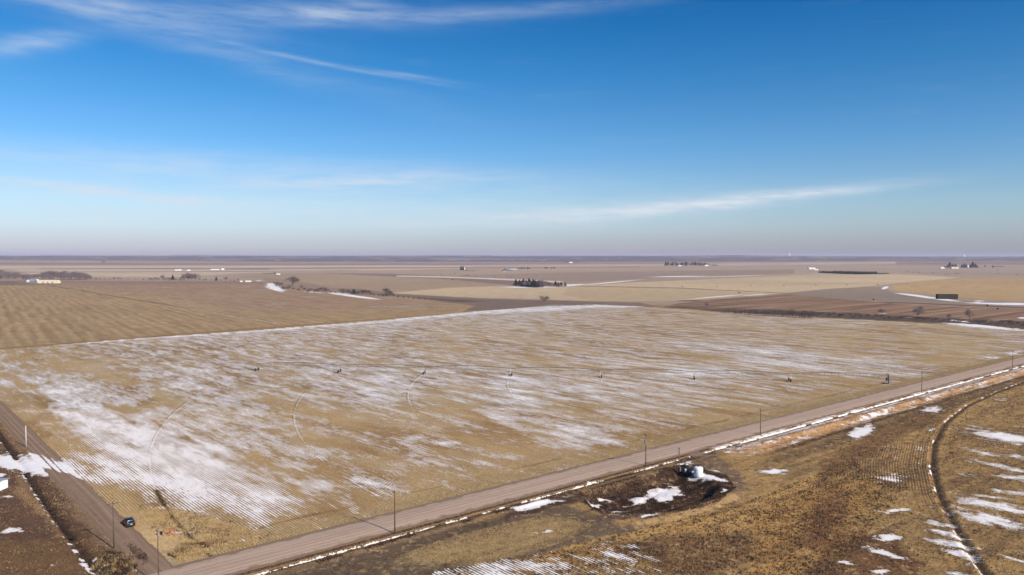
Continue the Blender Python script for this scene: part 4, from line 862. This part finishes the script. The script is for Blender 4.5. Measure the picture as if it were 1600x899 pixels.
# stack of bales
st_ = thing('bale_stack', 'long dark stack of hay bales beside the snowy ditch on the right', 'hay stack', G(1480, 467.6), math.radians(-5))
bw = 2.42; bm = BM(); box(bm, (0, 0, .6), (bw - .1, 2.4, 1.24)); bmesh.ops.bevel(bm, geom=bm.edges[:], offset=.12, segments=1, affect='EDGES')
b0 = mobj('bale', bm, MT['hay'], st_, (-bw * 5.5, -1.3, 0)); nb = 12
for row in range(3):
    for lay in range(6):
        for k in range(nb):
            if row == 0 and lay == 0 and k == 0: continue
            if row == 1 and 0 < lay < 5 and 0 < k < nb - 1: continue
            inst('bale', b0.data, st_, (-bw * 5.5 + k * bw + random.uniform(-.06, .06), -1.3 + row * 2.5 + random.uniform(-.15, .15), lay * 1.25), random.uniform(-.02, .02))

# ---------------------------------------------------------------- trees
def bare_mesh(seed, h=12.0, spread=.5, twigs=1500, low=.25, rw=.40):
    rnd = random.Random(seed); bt, bc = BM(), BM(); cz = h * (low + 1) / 2; rz_ = h * (1 - low) / 2; top = Vector((0, 0, h * (low + .15)))
    tube(bt, (0, 0, -.3), top, h * .028, h * .018, 7, False); lobes = []
    for k in range(9):
        a = rnd.uniform(0, 6.28); e_ = rnd.uniform(-.5, .95); c_ = math.sqrt(1 - e_ * e_); lobes.append(Vector((math.cos(a) * c_ * h * rw * rnd.uniform(.45, .8), math.sin(a) * c_ * h * rw * rnd.uniform(.45, .8), cz + e_ * rz_ * .62)))
    for l_ in lobes:
        m_ = top.lerp(l_, .5) + Vector((rnd.uniform(-.04, .04) * h, rnd.uniform(-.04, .04) * h, h * .02)); tube(bt, top * rnd.uniform(.7, 1), m_, h * .013, h * .009, 4, False); tube(bt, m_, l_, h * .009, h * .004, 4, False)
        R0 = h * rw * rnd.uniform(.38, .6)
        for q_ in range(10):
            d = Vector((rnd.gauss(0, 1), rnd.gauss(0, 1), rnd.gauss(.4, .8))).normalized() * R0 * rnd.uniform(.6, 1); tube(bc, l_ - d * .2, l_ + d, h * .005, h * .0015, 3, False)
        for q_ in range(twigs // 9):
            d = Vector((rnd.gauss(0, 1), rnd.gauss(0, 1), rnd.gauss(.2, .8))).normalized(); p = l_ + d * R0 * rnd.random() ** .5; p.z = max(p.z, h * .02)
            d2 = (d + Vector((rnd.uniform(-.6, .6), rnd.uniform(-.6, .6), rnd.uniform(0, .9)))).normalized() * h * rnd.uniform(.04, .09); w = Vector((rnd.uniform(-1, 1), rnd.uniform(-1, 1), rnd.uniform(-1, 1))).normalized() * h * .007
            bc.faces.new([bc.verts.new(v) for v in (p - w, p + w, p + d2)])
    return bt, bc
def ever_mesh(seed, h=12.0, w=.26):
    rnd = random.Random(seed); bt, bc = BM(), BM(); tube(bt, (0, 0, -.3), (0, 0, h * .8), h * .022, h * .006, 6, False)
    for k in range(620):
        z = rnd.random() ** .85; rr = (1 - z) * h * w * (.35 + .7 * rnd.random()) * (1.0 if rnd.random() < .8 else 1.25); a = rnd.uniform(0, 2 * PI); zz = h * (.05 + .95 * z)
        p = Vector((math.cos(a) * rr, math.sin(a) * rr, zz)); o_ = Vector((math.cos(a), math.sin(a), -.35)).normalized(); s_ = Vector((-math.sin(a), math.cos(a), 0))
        l_ = h * .075 * rnd.uniform(.6, 1.3); bc.faces.new([bc.verts.new(v) for v in (p - o_ * l_ * .6 + Vector((0, 0, l_ * .3)), p + s_ * l_ * .5, p + o_ * l_, p - s_ * l_ * .5)])
    return bt, bc
def proto(kind, seed, mats, **k):
    bt, bc = (bare_mesh if kind == 'bare' else ever_mesh)(seed, **k); out = []
    for nm, b, m_ in (('trunk', bt, mats[0]), ('crown', bc, mats[1])):
        me = bpy.data.meshes.new(nm); b.to_mesh(me); b.free(); me.materials.append(m_); out.append(me)
    return out
BARE = [proto('bare', s_, (MT['bark'], MT['twig']), low=.06, twigs=2600, rw=.46) for s_ in (1, 2, 3, 4)]
BARED = [proto('bare', s_, (MT['bark'], MT['twigd']), low=.02, twigs=2200, rw=.5) for s_ in (11, 12, 13)]
SAP = [proto('bare', s_, (MT['bark'], MT['twigd']), low=.08, twigs=420, rw=.2) for s_ in (21, 22, 23)]
EVER = [proto('ever', s_, (MT['bark'], MT['needle'])) for s_ in (31, 32, 33)]
EVERW = [proto('ever', s_, (MT['bark'], MT['needle']), w=.42) for s_ in (41, 42)]
rt = random.Random(99)
def tree(protos, px, py, hpx, label, group=None, name='bare_tree', cat='tree', wide=1.0):
    loc = G(px, py); h = hpx * mpp(py) ; t_ = thing(name, label, cat, loc, rt.uniform(0, 6.28), group); tr, cr = rt.choice(protos); s_ = h / 12.0
    inst('trunk', tr, t_, sc=(s_ * wide, s_ * wide, s_)); inst('crown', cr, t_, sc=(s_ * wide, s_ * wide, s_)); return t_
grp = 'bare trees of the far left grove'; lb = 'bare grey tree in the dense far left grove behind the farm sheds'
for px, py, h in [(-12, 435, 14), (-4, 435.5, 13), (4, 435, 13.5), (9, 436, 11), (15, 435.5, 11), (21, 436, 10), (26, 435, 9.5), (31, 436, 8), (36, 438, 8), (41, 438, 9), (47, 437.5, 9), (53, 436.5, 8), (59, 436, 8), (65, 436, 9), (72, 436.5, 13), (77, 436, 13), (84, 436.5, 12), (90, 436, 12),
                  (95, 437, 10), (101, 437, 13), (106, 437.4, 10), (112, 437, 11), (117, 437, 12), (122, 437.4, 12), (127, 437, 11), (132, 437, 9.5), (137, 437.6, 8), (142, 437.6, 6), (-9, 436.4, 9), (1, 436.6, 8), (12, 436.8, 8), (24, 436.8, 7), (44, 438.6, 6), (68, 437.6, 8), (81, 437.6, 8), (98, 437.8, 8), (110, 438, 8), (124, 438, 8), (134, 438, 7), (-2, 438, 9)]:
    tree(BARE, px, py, h * 1.05, lb, grp, wide=1.5)
grp = 'bare trees of the left hedgerow'; lb = 'bare grey tree in the hedgerow between the left brown field and the pale plain'
for px, py, h in [(234, 438.4, 5), (243, 438.4, 5), (248, 438.4, 4), (254, 438, 8), (262, 438.4, 5), (289, 438.6, 11), (294, 438.6, 13), (300, 438.6, 12), (306, 438.6, 12), (281, 438.6, 4), (322, 438.8, 4), (353, 439, 7), (372, 439.6, 4), (185, 437, 3.5), (189, 437, 3), (150, 438, 4), (156, 438, 3), (164, 437.6, 2.5), (172, 437.4, 2.5), (200, 437.6, 2), (212, 438, 2), (224, 438.4, 3), (238, 438.8, 4), (258, 438.8, 5), (266, 438.8, 5), (275, 438.8, 4), (285, 438.8, 7), (312, 438.8, 5), (318, 439, 3), (330, 439.2, 3), (345, 439.4, 3), (360, 439.6, 3), (366, 439.8, 3)]:
    tree(BARE, px, py, h, lb, grp, wide=1.2)
tree(EVERW, 270, 438.4, 8.5, 'dark round tree in the left hedgerow just left of the tallest bare trees', name='evergreen_tree', wide=1.3)
tree(EVERW, 338, 439, 6.5, 'dark bushy tree in the left hedgerow right of the tallest bare trees', name='evergreen_tree', wide=1.2)
tree(EVERW, 178, 436.6, 3.6, 'small dark tree on the field edge right of the far left grove', name='evergreen_tree')
tree(BARED, 457, 446.5, 15, 'largest round bare tree standing above the snowy gully left of centre', wide=1.7)
grp = 'bare bushes along the snowy gully'; lb = 'bare bush in the line of bushes along the snowy gully left of centre'
for px, py, h in [(431, 446, 5), (437, 448, 6), (443, 454, 5), (448, 453, 4), (476, 454, 4), (485, 456, 5), (497, 457, 5.5), (504, 457.4, 7), (511, 458, 6), (533, 458.6, 6), (541, 459, 6), (546, 459.4, 5), (567, 460.6, 7), (573, 461, 7), (603, 462.4, 10), (609, 463, 7), (614, 464, 4), (452, 452, 4), (459, 453, 3), (466, 455, 3.5), (471, 451, 4), (481, 458, 4), (491, 457.4, 4.5), (517, 458.6, 3), (524, 459, 2.5), (537, 460, 4), (549, 460.6, 5), (559, 461, 5), (579, 462, 4.5), (585, 463, 3), (592, 463.4, 3), (598, 464, 4), (606, 464.6, 5), (622, 465.4, 3), (630, 466.6, 2.6), (638, 467, 2.4), (646, 467.6, 2.2), (655, 468.4, 2.2), (664, 469, 2), (674, 469.6, 2)]:
    tree(BARED, px, py, h * 1.25, lb, grp, name='bare_bush', cat='bush', wide=1.5)
tree(EVERW, 553, 460.4, 8.5, 'darkest leafy bush in the line along the snowy gully', name='dark_bush', cat='bush', wide=1.6)
tree(BARED, 850, 472.5, 11, 'spreading reddish bare bush just beyond the snow at the far field edge', name='bare_bush', cat='bush', wide=1.6)
tree(BARE, 1434, 496, 18, 'largest bare grey tree beside the dark creek beyond the field at right', wide=1.15)
tree(BARE, 1515, 499.5, 17, 'pale bare tree with thin twigs beside the dark creek at far right', wide=1.0)
tree(BARE, 1378, 491, 9, 'low bare tree beside the creek left of the largest creek tree', wide=1.5)
tree(BARE, 1483, 498.5, 8, 'small bare tree between the two larger creek trees', wide=1.1)
tree(BARE, 1104, 480, 8, 'faint bare tree on the brown strip beyond the far field corner', wide=1.1)
grp = 'dark brush along the creek'; lb = 'low dark bush in the brush along the creek beyond the field'
for k in range(60):
    px = 1282 + k * 5.5 + rt.uniform(-3, 3); py = 492.5 + (px - 1290) * .05 + rt.uniform(-1.2, 2.4); tree(BARED, px, py, rt.uniform(2.8, 5.6), lb, grp, name='creek_bush', cat='bush', wide=1.9)
grp = 'saplings at the far field edge'; lb = 'thin dark bare sapling in the dense row along the far edge of the snowy field'
for k in range(64):
    px = 1124 + 155 * k / 63 + rt.uniform(-1.5, 1.5); f_ = max(0, (px - 1124) / 155); py = 489.5 + 8.5 * f_ ** .8 + rt.uniform(-1.5, .4); tree(SAP, px, py, (5 + 7.5 * min(1, f_ * 1.8)) * rt.uniform(.75, 1.15), lb, grp, name='bare_sapling', cat='sapling', wide=1.5)
grp = 'evergreens of the middle windbreak'; lb = 'dark conical evergreen in the small grove standing in snow at mid distance'
for px, py, h in [(806, 447.2, 10.5), (811.5, 447.4, 9.5), (818, 447, 11), (822, 448, 10), (826.5, 447.6, 12), (829, 448.4, 10), (833, 448, 11.5), (836, 448.8, 11), (840, 448.4, 10), (843, 449, 11), (847, 449.2, 9.5), (868, 448.2, 9), (872.5, 448.2, 7), (877, 448, 7.5), (883, 448, 6.5), (816, 448.6, 8), (825, 449, 9), (831, 449.4, 9), (838, 449.6, 9)]:
    tree(EVERW, px, py, h, lb, grp, name='evergreen_tree', wide=1.35)
for px, py, h in [(815, 447, 9), (846, 448, 11), (850, 449, 10), (854, 449, 9), (858, 449, 8), (861, 449, 7), (820, 448.6, 9), (827, 449, 9), (841, 449.4, 9), (848, 449.6, 10), (864, 449, 6)]:
    tree(BARE, px, py, h, 'bare grey tree mixed among the evergreens of the small grove in snow at mid distance', 'bare trees of the middle windbreak', wide=1.2)
grp = 'evergreens of the long dark windbreak'; lb = 'dark evergreen in the long low windbreak beyond the wheat strip at right'
for k in range(70):
    f_ = k / 69; px = 1280 + 108 * f_ + rt.uniform(-.6, .6); py = 427.0 + 2.4 * math.sin(min(1, f_ * 1.7) * PI / 2) - .4 * f_; tree(EVERW, px, py + rt.uniform(-.5, .2), (3.4 + 1.6 * math.sin(PI * f_)) * rt.uniform(.85, 1.1) * (.65 if f_ > .85 else 1), lb, grp, name='evergreen_tree', wide=1.3)
grp = 'trees of the far farm right of centre'; lb = 'dark tree in the far belt round the farm right of centre'
for k in range(34):
    px = 1039 + 80 * k / 33 + rt.uniform(-1, 1); tree(EVERW if k % 3 else BARE, px, 415.6 + rt.uniform(-.9, .2), rt.uniform(3.5, 6.4) * (1 if px < 1106 else .4), lb, grp, name='farm_tree', wide=1.2)
tree(EVER, 1040, 415.8, 7, 'narrow dark evergreen at the left end of the far tree belt right of centre', name='evergreen_tree', wide=1.2)
grp = 'evergreens of the far right farmstead'; lb = 'dark evergreen round the farmstead near the horizon at right'
for px, h in [(1480, 5), (1484, 9.5), (1489, 6.5), (1493, 6.5), (1503, 6), (1507, 7), (1510, 5.5), (1516, 5.5), (1520, 10), (1524, 7), (1476, 3.5), (1527, 4)]: tree(EVERW, px, 418.6, h * .95, lb, grp, name='evergreen_tree', wide=1.25)
tree(EVERW, 1539, 417.6, 3.6, 'lone dark tree right of the far right farmstead', name='evergreen_tree'); tree(EVERW, 1551, 417.4, 3.2, 'small dark tree at the left end of the long low dark shed', name='evergreen_tree')
tree(EVER, 720.5, 422.4, 7, 'left of two tall dark trees near the centre horizon', name='evergreen_tree', wide=1.3); tree(EVER, 723.6, 422.6, 7, 'right of two tall dark trees near the centre horizon', name='evergreen_tree', wide=1.3)
grp = 'small bushes near the centre horizon'; lb = 'small dark bush on the pale plain near the centre horizon'
for px, py, h in [(729, 423.4, 2.4), (733, 423.8, 1.6), (738, 423.8, 1.8), (742, 423.8, 1.2), (810, 420.4, 2.6), (815, 420.6, 3.4), (819, 420.4, 3.0), (824, 420.8, 3.4), (827, 420.4, 2.6), (852, 420, 3), (855, 420, 2.4), (862, 420.2, 2.8), (866, 420, 3.2), (882, 411.4, 2), (886, 411.4, 2), (898, 411.6, 2), (903, 411.6, 2), (412, 428.8, 1.8), (416, 428.6, 1.8), (420, 428.6, 2), (424, 428.6, 2), (429, 428.4, 3), (789, 422.6, 3.2), (706.8, 438, 2.2)]:
    tree(EVERW, px, py, h, lb, grp, name='small_bush', cat='bush', wide=1.5)
grp = 'dark specks of brush on the far pastures'; lb = 'tiny dark bush on the open far pasture'
for px, py in [(690, 430.4), (711, 428.4), (725, 431.4), (729, 430.8), (732, 430.8), (744, 432), (772, 432.8), (793, 434), (799, 433.6), (838, 432.4), (866, 429.2), (1418, 425), (1428, 426.4), (1436, 426.8), (1458, 427.4), (1479, 429.6), (1494, 428.6), (1497, 428.4), (1559, 428.4), (1588, 430.6), (1558, 422), (1120, 448.6), (1173, 448), (1066, 449)]:
    tree(BARED, px, py, 1.5 if py < 440 else 1.8, lb, grp, name='pasture_bush', cat='bush', wide=2.0)
for px, py, lb in [(1365, 469, 'round bale on the brown strip left of the long dark bale stack'), (1543, 478.4, 'round bale nearer the snowy ditch at far right'), (1559, 483.6, 'round bale lying farthest from the snowy ditch at far right'), (1155, 458.4, 'round bale beside the dark farm track at mid distance')]:
    bm = BM(); tube(bm, (-.9, 0, .95), (.9, 0, .95), 1.0, n=16); bmesh.ops.bevel(bm, geom=bm.edges[:], offset=.06, segments=1, affect='EDGES'); o = mobj('round_bale', bm, MT['hay'], None, G(px, py)); o.rotation_euler = (0, 0, .6); tag(o, lb, 'bale', 'round hay bales beyond the field')
grp = 'poles along the distant farm track'
for px, py, h in [(935, 447.4, 9), (1035, 449.6, 9), (1153, 457, 10), (1298, 464, 9)]: make_pole(G(px, py), h, 'thin distant utility pole beside the dark farm track across the wheat strip', r=.15)

# shrubs on the ditch line left of the lane
def clump_mesh(seed, r=.6, h=.6, n=90, mat='darkw', wdt=.05):
    rnd = random.Random(seed); bm = BM()
    for k in range(n):
        a = rnd.uniform(0, 6.28); rr = r * rnd.random() ** .6; p = Vector((math.cos(a) * rr * .7, math.sin(a) * rr * .7, 0)); d = Vector((math.cos(a) * rr * .7, math.sin(a) * rr * .7, h * rnd.uniform(.5, 1.1) * (1 - .5 * rr / r)))
        w_ = Vector((-math.sin(a + rnd.uniform(-1, 1)), math.cos(a), 0)) * wdt * rnd.uniform(.6, 1.4); bm.faces.new([bm.verts.new(v) for v in (p - w_, p + w_, p + d + w_ * .4, p + d - w_ * .4)])
    me = bpy.data.meshes.new('clump'); bm.to_mesh(me); bm.free(); me.materials.append(MT[mat]); return me
CL = [clump_mesh(s_) for s_ in (1, 2, 3)]
tot = 0
for (x0, y0), (x1, y1) in zip(HEDGE[:-1], HEDGE[1:]):
    L = math.hypot(x1 - x0, y1 - y0); k = rt.random() * 1.0
    while k < L:
        x, y = x0 + (x1 - x0) * k / L + rt.uniform(-.35, .35), y0 + (y1 - y0) * k / L + rt.uniform(-.35, .35); u, v = proj(np.array([x]), np.array([y]))
        if -10 < u[0] < 170 and not (716 < v[0] < 738) and tot < 130:
            o = inst('weed_clump', rt.choice(CL), None, (x, y, gz(x, y) - .05), rt.uniform(0, 6), (rt.uniform(1.1, 2.0),) * 2 + (rt.uniform(1.0, 1.8),)); tot += 1
            tag(o, 'dark dry weed clump in the ditch line left of the dirt lane', 'weed clump', 'weed clumps in the ditch left of the lane')
        k += rt.uniform(.75, 1.25)
for px, py, s_, lb in [(176, 882, 2.2, 'large golden brown brush clump at the foot of the crossarm pole'), (200, 872, 1.8, 'golden brown brush clump right of the crossarm pole'), (190, 893, 2.0, 'golden brown brush clump below the crossarm pole near the frame bottom')]:
    pass

# ---------------------------------------------------------------- grass, weeds and stubble (uncountable)
def scatter(name, X, Y, hmin, hmax, wdt, mat, blades=3, lean=.5, seed=1, skipsnow=True):
    if skipsnow:
        _, sn_, _, _, _ = paint(X, Y); k_ = sn_ < .42; X = X[k_]; Y = Y[k_]
    r = np.random.default_rng(seed); n = len(X); X = np.repeat(X, blades) + r.normal(0, wdt * 1.2, n * blades); Y = np.repeat(Y, blades) + r.normal(0, wdt * 1.2, n * blades); m = len(X)
    Z = ground_z(X, Y)
    p = -0.6359 * X + 0.7718 * Y; Z = np.where((p > 148.6) & (p < 166.2), 0.0, Z)
    a = r.uniform(0, 2 * PI, m); h = r.uniform(hmin, hmax, m); w = wdt * r.uniform(.6, 1.4, m); b = r.uniform(0, 2 * PI, m); l = h * lean * r.random(m)
    V = np.empty((m, 3, 3), np.float32)
    V[:, 0] = np.stack([X - np.cos(a) * w, Y - np.sin(a) * w, Z - .03], 1); V[:, 1] = np.stack([X + np.cos(a) * w, Y + np.sin(a) * w, Z - .03], 1); V[:, 2] = np.stack([X + np.cos(b) * l, Y + np.sin(b) * l, Z + h], 1)
    me = bpy.data.meshes.new(name); me.vertices.add(m * 3); me.vertices.foreach_set('co', V.ravel()); me.loops.add(m * 3); me.loops.foreach_set('vertex_index', np.arange(m * 3, dtype=np.int32))
    me.polygons.add(m); me.polygons.foreach_set('loop_start', np.arange(0, m * 3, 3, dtype=np.int32)); me.update(calc_edges=True); me.materials.append(MT[mat])
    o = bpy.data.objects.new(name, me); C.objects.link(o); o['kind'] = 'stuff'; return o
def region(poly, n, seed, noise=None):
    P = [g(*q) for q in poly]; xs = [q[0] for q in P]; ys = [q[1] for q in P]; r = np.random.default_rng(seed)
    X = r.uniform(min(xs), max(xs), n * 3); Y = r.uniform(min(ys), max(ys), n * 3); U, V = proj(X, Y); k = polymask(U, V, poly, .5) > .5
    if noise: k &= fbm(X / noise[0], Y / noise[0], seed + 100) + .5 * (r.random(len(X)) - .5) > noise[1] + .04
    return X[k][:n], Y[k][:n]
r = np.random.default_rng(5)
# stubble stalks on the rows of the big field, nearest part
q0 = np.round(np.random.default_rng(8).uniform(50, 330, 190000) / .762) * .762 + .762 * .25; t0 = np.random.default_rng(9).uniform(80, 420, 190000)
X = q0 * LN.x + t0 * LD.x; Y = q0 * LN.y + t0 * LD.y; p = -0.6359 * X + 0.7718 * Y; U, V = proj(X, np.maximum(Y, 90)); k = (p > 170) & (V > 640) & (U > -30) & (U < 1100)
scatter('maize_stubble', X[k] + r.normal(0, .05, k.sum()), Y[k] + r.normal(0, .05, k.sum()), .12, .42, .035, 'stub', 2, .5, 11, False)
# verge grass between field and road, and between road and ditch
s_ = r.uniform(20, 560, 26000); p_ = 166.0 + np.abs(r.normal(0, 3.2, 26000)); X, Y = s_ * RD.x + p_ * RN.x, s_ * RD.y + p_ * RN.y; k = (0.7519 * X + 0.6593 * Y > 50.5)
scatter('verge_grass', X[k], Y[k], 0.12, 0.36, 0.043, 'straw', 3, .8, 12)
s_ = r.uniform(20, 560, 9000); p_ = r.uniform(151.4, 152.6, 9000); scatter('ditch_bank_weeds', s_ * RD.x + p_ * RN.x, s_ * RD.y + p_ * RN.y, 0.08, 0.32, 0.043, 'darkw', 3, .8, 13)
s_ = r.uniform(20, 300, 7000); p_ = r.normal(147.7, .5, 7000); k = fbm(s_ / 6, p_ * 0, 4) > .42; scatter('ditch_bank_brush', (s_ * RD.x + p_ * RN.x)[k], (s_ * RD.y + p_ * RN.y)[k], 0.12, 0.43, 0.050, 'darkw', 3, .7, 14)
# tall grass at the corner
X, Y = region([(262, 866), (285, 848), (345, 842), (402, 846), (398, 853), (330, 864), (280, 876)], 6000, 21, (2.5, .42)); scatter('tall_corner_grass', X, Y, 0.2, 0.75, 0.050, 'straw', 3, .6, 22)
X, Y = region([(262, 868), (285, 852), (345, 846), (360, 848), (300, 862), (276, 873)], 3000, 23, (2, .46)); scatter('rusty_corner_weeds', X, Y, 0.24, 0.65, 0.056, 'rust', 3, .6, 24)
X, Y = region([(215, 800), (260, 790), (420, 835), (390, 850), (280, 845), (240, 830)], 9000, 25, (5, .42)); scatter('field_corner_grass', X, Y, 0.12, 0.36, 0.043, 'straw', 3, .8, 26)
X, Y = region([(215, 790), (260, 780), (430, 835), (390, 850), (280, 845), (240, 835)], 2600, 27, (4, .52)); scatter('field_corner_weeds', X, Y, 0.12, 0.40, 0.056, 'darkw', 3, .8, 28)
# yard
X, Y = region([(0, 650), (40, 680), (110, 760), (215, 860), (205, 899), (-40, 899), (-60, 690)], 14000, 31, (7, .5)); scatter('yard_grass', X, Y, 0.08, 0.29, 0.043, 'straw', 3, .8, 32)
X, Y = region([(0, 650), (40, 680), (110, 760), (215, 860), (205, 899), (-40, 899), (-60, 690)], 7000, 33, (5, .5)); scatter('yard_weeds', X, Y, 0.08, 0.32, 0.056, 'darkw', 3, .8, 34)
X, Y = region([(146, 872), (165, 864), (178, 868), (200, 866), (214, 880), (205, 892), (185, 884), (170, 905), (150, 900), (138, 888)], 3000, 35, (1.6, .44)); scatter('roadside_brush', X, Y, 0.12, 0.45, 0.035, 'straw', 3, .5, 36)
X, Y = region([(196, 850), (208, 852), (228, 866), (233, 880), (222, 884), (208, 866)], 2000, 37, (1.6, .44)); scatter('dark_roadside_brush', X, Y, 0.15, 0.5, 0.062, 'darkw', 3, .5, 38)
X, Y = region([(140, 872), (170, 862), (205, 866), (216, 886), (195, 900), (140, 905)], 2600, 39, (2, .46)); scatter('rusty_roadside_brush', X, Y, 0.2, 0.6, 0.045, 'darkw', 3, .5, 40)
# near right ground
X, Y = region([(640, 910), (860, 862), (1060, 812), (1180, 780), (1330, 720), (1420, 760), (1340, 850), (1300, 930), (700, 960)], 34000, 41, (6, .40)); scatter('golden_field_grass', X, Y, 0.08, 0.30, 0.037, 'gold', 3, .9, 42)
X, Y = region([(640, 910), (860, 862), (1060, 812), (1180, 780), (1330, 720), (1420, 760), (1340, 850), (1300, 930), (700, 960)], 10500, 43, (3, .42)); scatter('weeds_and_tuft_shade', X, Y, 0.15, 0.5, 0.10, 'darkw', 3, .8, 44)  # weeds kept dark so they also stand in for tuft shadows
X, Y = region([(1180, 800), (1300, 760), (1330, 830), (1260, 900), (1180, 900)], 2600, 45, (4, .5)); scatter('rusty_patch_weeds', X, Y, 0.16, 0.43, 0.062, 'rust', 3, .8, 46)
X, Y = region([(1330, 640), (1600, 600), (1640, 930), (1300, 930), (1280, 740)], 36000, 47, (8, .42)); scatter('right_field_stubble', X, Y, 0.08, 0.29, 0.037, 'gold', 3, .9, 48)
X, Y = region([(1290, 640), (1600, 600), (1640, 930), (1250, 930), (1280, 740)], 16000, 49, (5, .45)); scatter('right_weeds_and_tuft_shade', X, Y, 0.12, 0.42, 0.09, 'darkw', 3, .8, 50)  # dark weed blades, doubling as the shadows of the stubble tufts
X, Y = region([(905, 770), (965, 745), (1062, 727), (1135, 742), (1150, 764), (1120, 790), (1010, 815), (925, 800)], 11000, 51, (4, .42)); scatter('pond_bank_brush', X, Y, 0.12, 0.54, 0.056, 'darkw', 3, .7, 52)
X, Y = region([(905, 770), (965, 745), (1062, 727), (1135, 742), (1150, 764), (1120, 790), (1010, 815), (925, 800)], 2600, 53, (3, .56)); scatter('pond_rusty_brush', X, Y, 0.16, 0.58, 0.050, 'rust', 3, .7, 54)
X, Y = region([(1110, 724), (1200, 685), (1560, 590), (1580, 600), (1380, 650), (1300, 690), (1180, 735), (1140, 745)], 15000, 55, (4, .45)); scatter('berm_grass', X, Y, 0.12, 0.43, 0.050, 'gold', 3, .8, 56)
X, Y = region([(620, 870), (700, 840), (850, 805), (930, 820), (880, 850), (740, 885)], 14000, 57, (7, .42)); scatter('pasture_grass', X, Y, 0.08, 0.25, 0.037, 'straw', 3, .9, 58)

# ---------------------------------------------------------------- air
hz = bpy.data.meshes.new('haze'); bm = bmesh.new(); bmesh.ops.create_cube(bm, size=1); bm.to_mesh(hz); bm.free()
ho = bpy.data.objects.new('haze', hz); C.objects.link(ho); ho.scale = (66000, 66000, 134); ho.location = (0, 0, 62); ho['kind'] = 'stuff'
hm = bpy.data.materials.new('haze'); hm.use_nodes = True; t = hm.node_tree; t.nodes.clear()
vol = N(t, 'ShaderNodeVolumePrincipled'); vol.inputs['Color'].default_value = (0.84, 0.84, 1.0, 1); vol.inputs['Density'].default_value = 3.8e-5; vol.inputs['Anisotropy'].default_value = 0.0
t.links.new(vol.outputs[0], N(t, 'ShaderNodeOutputMaterial').inputs['Volume']); hz.materials.append(hm)
